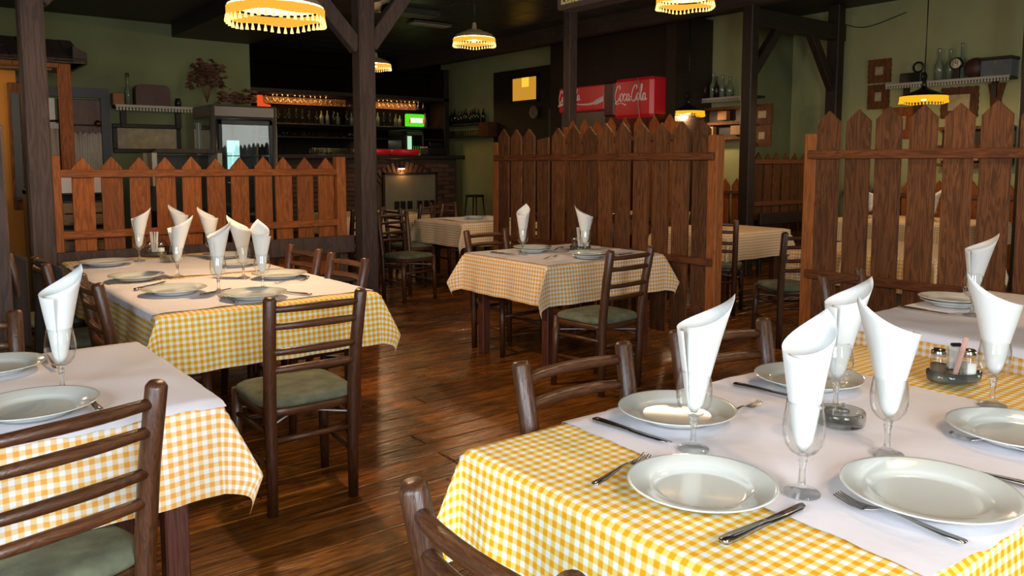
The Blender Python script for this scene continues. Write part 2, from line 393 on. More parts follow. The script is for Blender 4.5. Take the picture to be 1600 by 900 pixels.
post_thing('dark post carrying a cross beam beside the right end of the middle fence', 8.5, 6.1, .15, 3.6, [(1,0,2.55,3.1,.55)], True)
post_thing('dark post against the green wall at the far end of the cross beam', 10.45, 6.1, .17, 3.6, [(-1,0,2.45,3.15,.62)], True)
post_thing('thin dark reddish post in front of the red drinks sign', 7.3, 8.1, .14, 3.6, [])
post_thing('dark post cut by the right edge of the picture', 8.95, 3.12, .16, 3.6, [], True)
post_thing('leaning dark timber post at the left edge of the picture', .40, 4.72, .09, 1.62, [])
def beam(label, a, b, wd, ht, mat):
    m_ = timber('','',a,b,wd,ht,mat); o = part('timber_beam', m_, mat, None); return tag(o,label,'beam')
beam('long dark beam above the left picket fence', (-.5,6.4,3.38),(6.4,6.4,3.38),.16,.2,M_dark)
beam('dark cross beam between the two right hand posts', (8.5,6.1,3.22),(10.6,6.1,3.22),.13,.22,M_dark)
beam('long brown beam running under the ceiling beside the right wall', (8.5,-1.5,3.47),(8.5,14.9,3.47),.16,.24,M_beamh)
t = thing('sign_beam','hanging brown boxed beam with cream lettering at the top of the picture','beam',(3.445,3.96,0))
for yy in (-.5,-2.2): part('hanger', MB().bbox((.05,yy,2.62),(.10,yy+.05,3.6),.004), M_dark, t)
part('body', MB().bbox((0,-3.2,2.40),(.155,.0,2.64),.012), M_beamh, t)

# ------------------------------------------------------------------ fences
def picket_mesh(wd, h, tip=.075, th=.02, flat=False):
    a = wd/2; c = .004
    poly = [(-a,0),(a,0),(a,h-tip),(0,h),(-a,h-tip)] if not flat else [(-a,0),(a,0),(a,h-.03),(-a,h-.05)]
    return MB().prism(poly,-th/2,th/2)
def fence(label, x, y, rz, length, h, n, wd, rails, posts, mats, z0=.1, group='picket fences', flat=None, tip=.075, first=.12, pw=.085, ph=None, rs=0):
    """local x along the fence, -y is the side the rails are nailed to"""
    mp_, mr_, mq_ = mats
    t = thing('picket_fence', label, 'fence', (x,y,0), rz)
    sp = (length-2*first)/(n-1)
    me = picket_mesh(wd,h-z0,tip).mesh('picket'); me.materials.append(mp_); mf = None
    for i in range(n):
        m2 = me
        if flat is not None and i == flat:
            m2 = picket_mesh(wd,h-z0-.05,tip,flat=True).mesh('picket'); m2.materials.append(mp_)
        link('picket', m2, None, t, loc=(first+sp*i+random.uniform(-.006,.006),random.uniform(-.002,.002),z0+random.uniform(-.010,.010)), rot=(0,random.uniform(-.006,.006),0))
    for z in rails:
        part('rail', MB().bbox((rs,-.035,-.028),(length-rs,-.0125,.028),.004), mr_, t, loc=(0,0,z))
    for px in posts:
        part('fence_post', MB().bbox((-pw/2,-pw/2,0),(pw/2,pw/2,ph or h-.08),.006), mq_, t, loc=(px,.03 if not rs else .0,0))
    return t
FM1=(M_fence,M_rail,M_post); FM2=(M_fence2,M_rail3,M_post)
fence('orange stained picket fence behind the long left table', .90, 6.45, 0, 2.26, 1.467, 11, .142, (1.345,.905), (0,2.2), FM1, z0=.45, ph=1.475, first=.19, tip=.085, rs=.035)
# middle fence runs along Y; local x -> -Y so that local -y faces the camera (-X)
fence('tall brown picket fence behind the middle table', 4.62, 6.18, R(-90), 2.60, 1.735, 13, .152, (1.47,.71), (0,2.58), FM2, flat=3, ph=1.62, z0=.14)
fence('tall brown picket fence behind the right hand tables', 4.72, 2.90, R(-90), 3.2, 1.755, 16, .155, (1.475,.70), (.0,3.15), FM2, ph=1.61, z0=.14)
fence('low dark red picket fence between the two right hand posts', 8.63, 6.12, 0, 1.68, 1.555, 8, .165, (1.44,.9), (0,), (M_fence2,M_rail2,M_fence2), tip=.1, z0=.3, ph=1.5)
fence('tall red brown picket fence showing above the middle fence', 6.7, 7.5, R(-90), 1.8, 1.95, 8, .14, (1.7,.8), (0,1.75), (M_fence,M_rail2,M_post), tip=.09)
fence('low dark picket screen along the far green wall by the shelf', 9.68, 9.6, R(-90), 2.6, 1.2, 13, .15, (1.0,), (), (M_fence,M_rail2,M_post), tip=.1)
fence('low dark picket screen along the near green wall', 10.62, 6.0, R(-90), 5.0, 1.2, 25, .15, (1.0,), (), (M_fence,M_rail2,M_post), tip=.1)
def bench(label, x, y, rz, length, mat):
    t = thing('bench', label, 'bench', (x,y,0), rz)
    part('backrest', MB().bbox((0,0,.64),(length,.04,.79),.006), mat, t)
    part('seat', MB().bbox((0,-.22,.42),(length,0,.46),.006), mat, t)
    for px in (.06,length-.12):
        part('leg', MB().bbox((px,.041,0),(px+.06,.09,.76),.006), mat, t); part('leg', MB().bbox((px,-.20,0),(px+.06,-.14,.42),.006), mat, t)
bench('dark plank bench against the left picket fence', .88, 6.34, 0, 2.3, M_beam)
bench('black bench in front of the low dark red fence', 8.6, 5.95, 0, 1.7, M_dark)

# ------------------------------------------------------------------ tables and cloths
def drape(Lx, Ly, rect, hang_dirs=None, off=0, ripple=.008, seed=0, step=.02, fin=.30, rot=0, wr=.0012, edgewave=0, crease=None):
    """rect = cloth extent in flat cloth coords relative to the table centre; what lies beyond the top hangs"""
    rnd = random.Random(seed); ph = [rnd.uniform(0,6.28) for _ in range(8)]
    x0,x1,y0,y1 = rect; nx = max(2,int((x1-x0)/step)); ny = max(2,int((y1-y0)/step))
    hx, hy = Lx/2+off, Ly/2+off; rr = .012
    def bend(a):                                  # overhang length -> (out, down)
        q = rr*math.pi/2
        if a <= 0: return 0,0
        if a < q: return rr*math.sin(a/rr), rr*(1-math.cos(a/rr))
        return rr, rr + (a-q)
    mb = MB(); vs = []; uv = []
    cr, sr = math.cos(rot), math.sin(rot)
    for j in range(ny+1):
        for i in range(nx+1):
            u = x0+(x1-x0)*i/nx; v = y0+(y1-y0)*j/ny
            if edgewave:
                if i in (0,nx): u += edgewave*math.sin(v*23+ph[0])*.5+edgewave*math.sin(v*61+ph[1])*.4
                if j in (0,ny): v += edgewave*math.sin(u*19+ph[2])*.5+edgewave*math.sin(u*57+ph[3])*.4
            uu, vv = cr*u - sr*v, sr*u + cr*v
            sx = 1 if uu>0 else -1; sy = 1 if vv>0 else -1
            a = max(0,abs(uu)-hx); b_ = max(0,abs(vv)-hy)
            X = max(-hx,min(hx,uu)); Y = max(-hy,min(hy,vv)); Z = 0
            if a==0 and b_==0:
                Z = wr*(math.sin(uu*11+ph[0])*math.sin(vv*9+ph[1])+.6*math.sin(uu*27+vv*13+ph[2]))+wr
                if crease: Z += crease*max(0,math.sin(vv*7+uu*2.5+ph[3]))**6 + crease*.8*max(0,math.sin(uu*8-vv*2+ph[4]))**8
                e = min(hx-abs(uu),hy-abs(vv))
                Z *= min(1,e/.05)
            elif b_==0 or a==0:
                q = a if b_==0 else b_; o_,d_ = bend(q); s_ = vv if b_==0 else uu
                k = min(1,d_/.25); cdist = (hy-abs(vv)) if b_==0 else (hx-abs(uu))
                kk = min(1,cdist/.12)
                o_ += k*.018 + k*kk*ripple*(math.sin(s_*13+ph[5])+.7*math.sin(s_*29+ph[6])+.9)
                if b_==0: X += sx*o_
                else: Y += sy*o_
                Z = -d_
            else:
                r = math.hypot(a,b_); th = math.atan2(b_,a)/(math.pi/2)
                o_,d_ = bend(r); k = min(1,d_/.25); o_ += k*.018
                tri = math.sin(math.pi*th)**1.6
                hh_ = .25; mag = fin*tri*(r if r<hh_ else hh_-(r-hh_)*.9*math.sin(math.pi*th)**2)
                dx,dy = .93,.36
                X += sx*(o_*math.cos(th*math.pi/2)+dx*mag); Y += sy*(o_*math.sin(th*math.pi/2)+dy*mag)
                rb = min(d_,hh_); mb_ = fin*tri*rb; Z = -math.sqrt(max(0,rb*rb-mb_*mb_))-(d_-rb)*.92
            vs.append((X,Y,Z+off)); uv.append((u,v))
    fs = []
    for j in range(ny):
        for i in range(nx):
            p = j*(nx+1)+i; fs.append((p,p+1,p+nx+2,p+nx+1))
    mb.add(vs,fs,True); mb.uv = uv; return mb
TOP = .7575
def table(label, cx, cy, Lx, Ly, clabel, mat, seed, hang=.27, leg=True, step=.018, group=None, fin=.30):
    t = thing('dining_table', label, 'table', (cx,cy,0))
    part('tabletop', MB().bbox((-Lx/2+.01,-Ly/2+.01,.715),(Lx/2-.01,Ly/2-.01,.748),.004), M_table, t)
    for sx in (-1,1):
        for sy in (-1,1):
            x=sx*(Lx/2-.10); y=sy*(Ly/2-.10)
            part('leg', MB().bbox((x-.033,y-.033,0),(x+.033,y+.033,.715),.005), M_leg, t)
    part('apron', MB().box((-Lx/2+.09,-Ly/2+.09,.64),(Lx/2-.09,Ly/2-.09,.714)), M_leg, t)
    c = part('tablecloth', drape(Lx,Ly,(-Lx/2-hang,Lx/2+hang,-Ly/2-hang,Ly/2+hang),seed=seed,step=step,fin=fin), mat, None, loc=(cx,cy,TOP-.006))
    tag(c, clabel, 'tablecloth')
    return t
def overlay(label, cx, cy, Lx, Ly, rect, seed, rot=0, step=.03, ew=.006, crease=.003):
    c = part('table_overlay', drape(Lx,Ly,rect,seed=seed,off=.0075,ripple=.010,rot=rot,step=step,edgewave=ew,wr=.0015,crease=crease), M_white, None, loc=(cx,cy,TOP-.009))
    return tag(c,label,'tablecloth')
# T1 front right: x 1.03..2.78, y .55..1.49
table('front right dining table with the largest place settings', 1.905,1.02,1.75,.94,'bright yellow gingham tablecloth on the front right table',M_ging,1)
overlay('white overlay cloth on the front right table under four plates',1.905,1.02,1.75,.94,(-.60,.46,-.505,.475),11,rot=R(-3.0))
# T1b behind it
table('dining table beyond the front right table, before the tall fence',3.83,1.16,1.3,1.2,'orange gingham tablecloth hanging behind the salt and pepper stand',M_ging2,2)
overlay('white overlay cloth on the table before the right picket fence',3.83,1.16,1.3,1.2,(-.70,.66,-.45,.61),12)
# T2 long left
table('long dining table in the left middle with seven glasses',1.415,4.87,1.07,2.46,'long yellow gingham tablecloth on the left middle table',M_ging,3,fin=.36)
overlay('nearer white overlay cloth on the long left table',1.415,4.87,1.07,2.46,(-.60,.53,-1.17,-.12),13,rot=R(1))
overlay('farther white overlay cloth on the long left table',1.415,4.87,1.07,2.46,(-.56,.50,-.04,.98),14)
# T3 left foreground
table('dining table in the left foreground cut by the picture edge',.03,2.70,1.31,.92,'pale yellow gingham tablecloth on the left foreground table',M_ging2,4,fin=.38)
overlay('white overlay cloth with raised corner on the left foreground table',.03,2.70,1.31,.92,(-.60,.665,-.50,.49),15,rot=R(1),crease=.006)
# T4 middle
table('square dining table in the middle in front of the brown fence',3.90,4.39,1.12,.94,'yellow gingham tablecloth on the middle table with two glasses',M_ging2,5,fin=.46,hang=.275)
overlay('white overlay cloth on the middle table',3.90,4.39,1.12,.94,(-.56,.54,-.475,.47),16)
# far tables
table('far dining table between centre post and middle fence',5.50,7.75,1.1,1.0,'gingham tablecloth on the far table left of the middle fence',M_ging2,6,step=.05)
overlay('white overlay cloth on the far table left of the middle fence',5.50,7.75,1.1,1.0,(-.40,.40,-.40,.40),17,step=.06)
table('far dining table in front of the brick bar',5.05,9.62,1.2,1.1,'gingham tablecloth on the far table before the brick bar',M_ging2,7,step=.05)
overlay('folded yellow runner on the far table before the brick bar',5.05,9.62,1.2,1.1,(.1,.5,-.5,.3),18,step=.06)
COL.objects[-1].data.materials[0] = M_ging
table('dim dining table seen behind the right fence',6.25,3.08,1.1,1.1,'beige gingham tablecloth seen through the gaps of the right fence',M_ging2,8,step=.05)
table('dim dining table seen between the middle fence and the dark post',6.75,5.15,1.0,.95,'gingham tablecloth seen right of the middle fence post',M_ging2,9,step=.05)
table('far dim dining table seen through the middle fence near the back wall',8.15,7.35,1.1,1.0,'gingham tablecloth far behind the middle fence by the wall',M_ging2,10,step=.05)
table('far dim dining table seen through the right fence near the green wall',9.6,4.5,1.2,1.6,'gingham tablecloth far behind the right fence by the wall',M_ging2,19,step=.05)

# ------------------------------------------------------------------ chairs (sitter faces local +y, origin on the floor at the seat centre)
def make_chair(label):
    t = thing('dining_chair', label, 'chair')
    for sx in (-1,1):
        part('back_post', MB().tube([(sx*.175,-.185,0),(sx*.175,-.19,.25),(sx*.178,-.195,.46),(sx*.184,-.225,.70),(sx*.190,-.262,.895),(sx*.190,-.264,.905)],[.021,.024,.026,.026,.0255,.019],14), M_chair, t)
        part('leg', MB().tube([(sx*.205,.195,0),(sx*.200,.185,.25),(sx*.195,.175,.452)],[.019,.023,.024],12), M_chair, t)
    for z in (.855,.785,.680,.605):
        f = (z-.46)/.44; y = -.195-.066*f**1.0; x = .178+.012*f
        pts = [(x*q, y-.030*(1-q*q)*(.4+.6*f), z+.004*(1-q*q)) for q in (-1,-.75,-.5,-.25,0,.25,.5,.75,1)]
        part('back_rung', MB().tube(pts,[.0135,.0145,.0155,.016,.016,.016,.0155,.0145,.0135],10), M_rung, t)
    # seat frame and cushion: rounded trapezoid
    def ring(k, sc):
        out = []
        for i in range(32):
            a = 2*math.pi*i/32; c,s = math.cos(a), math.sin(a); e = 2/5.0
            x = math.copysign(abs(c)**e,c)*(.215+.012*s)*sc; y = math.copysign(abs(s)**e,s)*.205*sc
            out.append((x,y))
        return out
    mb = MB()
    def rings(lst):
        vs=[];n=32
        for z,sc in lst: vs += [(x,y,z) for x,y in ring(0,sc)]
        fs=[(i*n+k,i*n+(k+1)%n,(i+1)*n+(k+1)%n,(i+1)*n+k) for i in range(len(lst)-1) for k in range(n)]
        fs.append(tuple(range(n-1,-1,-1))); fs.append(tuple((len(lst)-1)*n+k for k in range(n)))
        return MB().add(vs,fs,True)
    part('seat_frame', rings([(.405,.93),(.408,.96),(.435,.97),(.440,.94)]), M_rung, t)
    part('seat_cushion', rings([(.440,.94),(.447,.99),(.458,1.0),(.470,.975),(.480,.90),(.486,.72),(.489,.45),(.490,.15)]), M_cush, t)
    part('stretcher', MB().tube([(-.175,-.188,.31),(0,-.195,.312),(.175,-.188,.31)],[.011,.0135,.011],8), M_rung, t)
    part('stretcher', MB().tube([(-.202,.19,.30),(0,.195,.302),(.202,.19,.30)],[.011,.0135,.011],8), M_rung, t)
    for sx in (-1,1):
        for z in (.20,.34): part('stretcher', MB().tube([(sx*.175,-.186,z),(sx*.19,0,z+.002),(sx*.201,.19,z)],[.010,.013,.010],8), M_rung, t)
    for s in (-1,1):
        part('wire_brace', MB().tube([(-.175*s,-.186,.372),(.197*s,.185,.365)],.0036,6), M_wire, t)
    return t
CH = make_chair('dark wooden ladder back chair with green seat at the long left table')
G = 'rustic ladder back chairs'
CH['group'] = G
def faces(deg): return R(deg)-R(90)
CH.location = (1.315,3.205,0); CH.rotation_euler = (0,0,faces(88)); CH['label'] = 'ladder back chair with green seat facing the near end of the long left table'
def chair(label, x, y, deg): return dup(CH,(x,y,0),faces(deg),label,G)
chair('largest ladder back chair at lower left with green patterned seat',.213,2.17,105)
chair('dark ladder back chair at bottom centre left of the yellow gingham table',.90,.89,0)
chair('ladder back chair pushed to the far side of the front right table, left one',1.455,1.325,-90)
chair('ladder back chair pushed to the far side of the front right table, right one',2.045,1.315,-98)
chair('ladder back chair at the far side of the table before the right fence',3.58,1.74,-86)
chair('ladder back chair with green seat at the near side of the middle table',3.50,3.60,94)
chair('ladder back chair at the far side of the middle table',3.66,4.76,-88)
chair('leaning back chair on the left side of the long table, nearer one',.93,3.95,0)
chair('chair on the left side of the long table with a dark coat',.86,4.88,0)
chair('chair on the right side of the long table, nearer the front',1.74,4.06,183)
chair('chair on the right side of the long table, nearer the bench',1.74,4.66,183)
chair('chair at the far side of the left foreground table, only one post showing',.13,2.98,-88)
chair('chair with olive seat standing alone right of the centre post',4.22,7.20,-82)
chair('far chair half hidden behind the centre post',4.15,8.25,95)
chair('far chair at the near side of the far table left of the middle fence',5.55,7.02,92)
chair('far chair at the far side of the table left of the middle fence',5.75,8.62,-90)
chair('far chair at the left side of the table left of the middle fence',4.80,8.1,0)
chair('dim chair with olive seat left of the table behind the right fence',5.55,3.55,60)
chair('dim chair beside the table right of the middle fence post',6.2,4.75,30)
chair('dim chair behind the right end of the middle fence',6.3,5.9,-60)
chair('far chair before the table in front of the brick bar',5.35,8.85,100)
chair('far dim chair at the table near the green wall',8.1,6.75,95)

# ------------------------------------------------------------------ tableware
def make_glass(label):
    t = thing('wine_glass', label, 'glass')
    pr = [(.004,.078),(.014,.080),(.026,.088),(.036,.103),(.0405,.122),(.041,.138),(.039,.158),(.0355,.178),(.034,.190)]
    inn = [(r-.0016,z+.0016) for r,z in pr][::-1]; inn[0]=(pr[-1][0]-.0014,.190)
    part('bowl', MB().lathe(pr+inn,36), M_glass, t)
    st = [(.0365,.0),(.0368,.003),(.034,.0055),(.020,.009),(.010,.016),(.0068,.026),(.0062,.045),(.0075,.060),(.0098,.068),(.0085,.074),(.012,.079),(.006,.0835),(.0,.0835)]
    part('stem', MB().lathe(st,28,cap0=True), M_solid, t)
    return t
def make_napkin(label, s=.205, sa=.205, seed=0, flare=0.0):
    nt_, nr = 54, 12; mb = MB(); vs=[]; rnd = random.Random(seed)
    for i in range(nt_+1):
        th = (math.pi/2)*i/nt_; f = i/nt_
        rmax = s/max(math.cos(th),math.sin(th))
        sal = sa*(.93+.12*f)+flare*(f-.5)
        phi = (th-math.pi/4)/sa
        ca = math.sqrt(1-sal*sal)
        for j in range(nr+1):
            r = .006+(rmax-.006)*j/nr
            rad = .0135*min(1,r/.03)**.6 + r*(sal-.05) + .0016*f + .010*f**6*max(0,(r-.10)/.1) - .006*(1-f)**6*max(0,(r-.10)/.1) + .002*math.sin(th*9+seed)*max(0,(r-.1)/.1)
            bend = .012*(r/.28)**2
            vs.append((rad*math.cos(phi)+bend, rad*math.sin(phi), r*ca))
    for i in range(nt_):
        for j in range(nr):
            p=i*(nr+1)+j; mb.f.append((p,p+1,p+nr+2,p+nr+1)); mb.sm.append(True)
    mb.v = vs
    o = part('napkin', mb, M_napkin, None); md = o.modifiers.new('s','SOLIDIFY'); md.thickness=.0007
    return tag(o,label,'napkin')
GL = make_glass('first'); NA = [make_napkin('n',seed=i,sa=q,flare=fl_) for i,(q,fl_) in enumerate(((.215,.02),(.20,.0),(.23,.03)))]
used = set()
ALT = math.atan2(-1,0)
def setting(x, y, tipdeg, where, var=0, tilt=(0,0), z=TOP+.004, sc=1):
    """tipdeg: world direction the napkin's peak leans to (camera right is about -38 deg, left 142, toward camera -128)"""
    if 'g' not in used:
        g = GL; g.location=(x,y,z); used.add('g')
    else: g = dup(GL,(x,y,z),random.uniform(0,6),None)
    g['label'] = 'stemmed wine glass holding a rolled napkin, '+where; g['group']='glasses with rolled napkins'
    if var not in used: n = NA[var]; used.add(var)
    else: n = NA[var].copy(); COL.objects.link(n)
    n.location = (x,y,z+.083*sc); n.rotation_euler = (R(tilt[0]),R(tilt[1]),R(tipdeg)); n.scale=(sc,sc,sc); g.scale=(sc,sc,sc)
    n['label'] = 'white rolled paper napkin in the glass '+where; n['group']='rolled napkins in glasses'
    return g
TR = -38  # camera right
setting(1.423,1.147,TR+8,'left one on the front right table',0,(0,3))
setting(1.401,.855,TR+40,'between the two front plates',1)
setting(1.744,.856,TR+182,'behind the right front plate',2,(0,0))
setting(1.95,1.10,TR+18,'beside the ashtray on the front right table',0,(0,5))
setting(2.33,.862,TR+170,'at the right edge beside the salt and pepper',2,(0,0))
setting(3.659,1.455,TR-3,'on the table before the right fence',0,(0,4))
setting(.351,2.557,TR+60,'on the left foreground table',1)
W2='long left table, '
setting(1.287,5.75,TR+10,W2+'far left corner',1,(0,2))
setting(1.63,6.00,TR+178,W2+'nearest the bench',0,(0,2))
setting(1.275,4.80,TR+5,W2+'peak turned right',0,(0,4))
setting(1.70,5.55,TR+178,W2+'second from the bench',0,(0,2))
setting(1.283,4.09,TR+40,W2+'nearest the fork',1)
setting(1.562,4.52,TR+178,W2+'peak turned left',0,(0,2))
setting(1.49,4.03,TR+120,W2+'near right',1)
setting(3.569,4.457,TR+70,'on the middle table, left one',1)
setting(3.842,4.093,TR+175,'on the middle table beside the shakers',0)
setting(6.45,5.0,TR+30,'dim behind the right end of the middle fence',0)
setting(8.3,7.2,TR,'far away through the middle fence',1)
setting(9.3,4.9,TR+160,'far away through the right fence',0)
setting(9.4,4.2,TR,'far away low through the right fence',2)

def plate_mesh():
    pr = [(0,.008),(.088,.008),(.098,.0095),(.106,.015),(.112,.0185),(.150,.0275),(.1555,.0290),(.157,.0275),(.155,.0255),(.112,.0150),(.100,.006),(.095,.0),(.085,.0),(.084,.0025),(0,.0025)]
    return MB().lathe(pr,56)
PM = plate_mesh().mesh('plate'); PM.materials.append(M_plate)
def plate(x,y,label,sc=1,z=TOP+.0045,s=''):
    o = link('dinner_plate',PM,None,None,loc=(x,y,z),rot=(0,0,random.uniform(0,6)),scale=(sc,sc,1)); return tag(o,label,'plate','white dinner plates')
plate(1.239,.976,'white plate at the front left of the yellow gingham table',.94)
plate(1.566,.682,'largest white plate at the lower right between fork and knife',1.04)
plate(1.575,1.325,'white plate behind the first napkin on the front right table',.97)
plate(2.13,1.29,'white plate at the far edge of the front right table',1.0)
plate(2.10,.715,'white plate cut by the right edge of the picture',1.0)
plate(3.855,1.62,'upper white plate of two before the right fence',.92,TOP+.018)
plate(3.855,1.62,'lower white plate of two before the right fence',.86,TOP+.004)
plate(.262,2.40,'white plate nearest the camera on the left foreground table',1.0)
plate(.215,2.955,'white plate at the far side of the left foreground table',.95)
plate(1.062,5.66,'white plate at the far left corner of the long left table',1.05)
plate(1.061,4.84,'white plate at the left side of the long left table, middle one',.95)
plate(1.10,4.21,'white plate at the left side of the long left table, nearest one',1.0)
plate(1.373,3.83,'white plate at the near end of the long left table beside the chair',1.0)
plate(1.735,4.42,'white plate at the right side of the long left table',1.0)
plate(1.72,5.10,'white plate between two napkins on the long left table',.9)
plate(1.80,5.60,'white plate far right on the long left table',.9)
plate(3.735,4.55,'upper white plate of the left pair on the middle table',.93,TOP+.018)
plate(3.735,4.55,'lower white plate of the left pair on the middle table',.86,TOP+.004)
plate(3.80,4.02,'upper white plate of the right pair on the middle table',.93,TOP+.018)
plate(3.80,4.02,'lower white plate of the right pair on the middle table',.86,TOP+.004)
plate(5.45,7.72,'white plate on the far table left of the middle fence',.9)

def fork_mesh():
    mb = MB(); L_=.205
    def strip(pts):      # pts: (x, halfwidth, z)
        vs=[];n=len(pts)
        for x,h,z in pts:
            vs += [(x,-h,z+.0009),(x,h,z+.0009),(x,h*.85,z-.0009),(x,-h*.85,z-.0009)]
        fs=[]
        for i in range(n-1):
            a=i*4;b=a+4
            for k in range(4): fs.append((a+k,a+(k+1)%4,b+(k+1)%4,b+k))
        fs.append((0,3,2,1)); fs.append(((n-1)*4,(n-1)*4+1,(n-1)*4+2,(n-1)*4+3))
        mb.add(vs,fs,True)
    strip([(0,.006,.003),(.004,.0095,.003),(.03,.009,.004),(.07,.006,.008),(.11,.0032,.013),(.125,.0035,.012),(.138,.009,.007),(.150,.0125,.004),(.156,.0128,.0035)])
    for k in range(4):
        y=-.0103+.00687*k
        vs=[]
        for x,z,h in ((.155,.0035,.0022),(.175,.004,.0018),(.195,.009,.0016),(.204,.0125,.0008)):
            vs += [(x,y-h,z+.0009),(x,y+h,z+.0009),(x,y+h,z-.0009),(x,y-h,z-.0009)]
        fs=[(i*4+q,i*4+(q+1)%4,i*4+4+(q+1)%4,i*4+4+q) for i in range(3) for q in range(4)]+[(12,13,14,15)]
        mb.add(vs,fs,True)
    return mb
def knife_mesh():
    mb=MB(); pts=[(0,-.006,.006,.003),(.004,-.0085,.0085,.0035),(.03,-.009,.009,.0035),(.08,-.007,.007,.003),(.105,-.0062,.0062,.0025),(.115,-.009,.007,.0012),(.15,-.0105,.0075,.0010),(.19,-.0095,.008,.0010),(.208,-.004,.008,.0008),(.214,.004,.007,.0005)]
    vs=[]
    for x,a,b_,h in pts: vs += [(x,a,h+.003),(x,b_,h+.003),(x,b_,-h+.003),(x,a,-h+.003)]
    n=len(pts); fs=[(i*4+q,i*4+(q+1)%4,i*4+4+(q+1)%4,i*4+4+q) for i in range(n-1) for q in range(4)]
    fs+=[(0,3,2,1),tuple((n-1)*4+k for k in range(4))]
    return mb.add(vs,fs,True)
FK = fork_mesh().mesh('fork'); FK.materials.append(M_steel); KN = knife_mesh().mesh('knife'); KN.materials.append(M_steel)
def cut(kind, x, y, deg, label, z=TOP+.006, sc=1.05):
    o = link(kind, FK if kind=='fork' else KN, None, None, loc=(x,y,z), rot=(0,0,R(deg)), scale=(sc,sc,sc)); return tag(o,label,kind,'steel cutlery')
def cut2(kind,h,t,label,z=TOP+.006):          # handle end, tip
    L_=math.dist(h,t); cut(kind,h[0],h[1],math.degrees(math.atan2(t[1]-h[1],t[0]-h[0])),label,z,max(.95,min(1.35,L_/.21)))
cut2('fork',(1.095,1.134),(1.30,1.170),'fork leaning over the gingham left of the front left plate')
cut2('knife',(1.386,1.438),(1.405,1.204),'dark knife left of the plate behind the first napkin')
cut2('knife',(1.098,.818),(1.345,.814),'knife on the gingham right of the front left plate')
cut2('fork',(1.429,.556),(1.423,.80),'large fork on the white cloth before the largest plate')
cut2('fork',(2.01,.63),(1.981,.805),'fork left of the plate at the right edge')
cut2('knife',(1.80,.40+.15),(1.765,.77-.0),'knife beyond the largest plate at the right edge')
cut2('fork',(1.64,1.245),(1.811,1.252),'fork tips showing right of the plate behind the first napkin')
cut2('knife',(1.943,1.419),(1.975,1.20),'knife left of the plate at the far edge')
cut2('fork',(1.245,3.705),(1.235,3.93),'fork with dark tines at the near end of the long left table')
cut2('knife',(1.18,4.05),(1.37,4.16),'knife right of the nearest left plate on the long left table')
cut2('knife',(.96,4.42),(1.16,4.62),'knife beside the middle left plate on the long left table')
cut2('knife',(1.62,3.72),(1.53,3.92),'dark knife right of the plate beside the chair')
cut2('fork',(1.62,4.20),(1.80,4.20),'fork beside the right side plate on the long left table')
cut2('knife',(1.86,4.3),(1.84,4.55),'knife at the right edge of the long left table')
cut2('fork',(.40,2.30),(.385,2.53),'fork beside the near plate on the left foreground table')
cut2('fork',(.38,2.86),(.37,3.06),'fork beside the far plate on the left foreground table')
cut2('knife',(3.607,1.75),(3.597,1.50),'knife beside the plates before the right fence')
cut2('fork',(3.50,4.14),(3.63,4.19),'fork left of the right plate pair on the middle table')
cut2('knife',(3.46,4.70),(3.50,4.46),'knife left of the left plate pair on the middle table')
cut2('fork',(3.93,4.52),(4.10,4.62),'fork right of the left plate pair on the middle table')
cut2('knife',(4.05,3.98),(4.25,4.02),'knife right of the right plate pair on the middle table')
# ashtrays
def ashtray(x,y,label):
    t = thing('ashtray',label,'ashtray',(x,y,TOP+.005))
    pr=[(0,.0),(.056,.0),(.059,.004),(.059,.012),(.061,.014),(.060,.032),(.058,.035),(.052,.035),(.048,.030),(.045,.012),(0,.010)]
    part('dish', MB().lathe(pr,40), M_ash, t)
    mb=MB()
    for k in range(3):
        a=k*2.094+.4; mb.box((-.008,-.004,.030),(.008,.004,.037),RZ(a)@T((.055,0,0)))
    part('notch', mb, M_solid, t)
ashtray(1.862,1.036,'round smoky glass ashtray on the front right table')
ashtray(1.437,5.591,'round glass ashtray on the long left table')
def shaker(mb_glass, mb_cap, mb_fill, x,y,fillh):
    m_=T((x,y,0))
    mb_glass.lathe([(.0185,.004),(.0195,.008),(.0185,.05),(.0155,.062)],20,m_,cap0=True)
    mb_fill.lathe([(.0170,.007),(.0172,.010),(.0168,fillh)],16,m_,cap0=True,cap1=True)
    mb_cap.lathe([(.0160,.060),(.0168,.062),(.0168,.072),(.013,.077),(.0,.078)],20,m_)
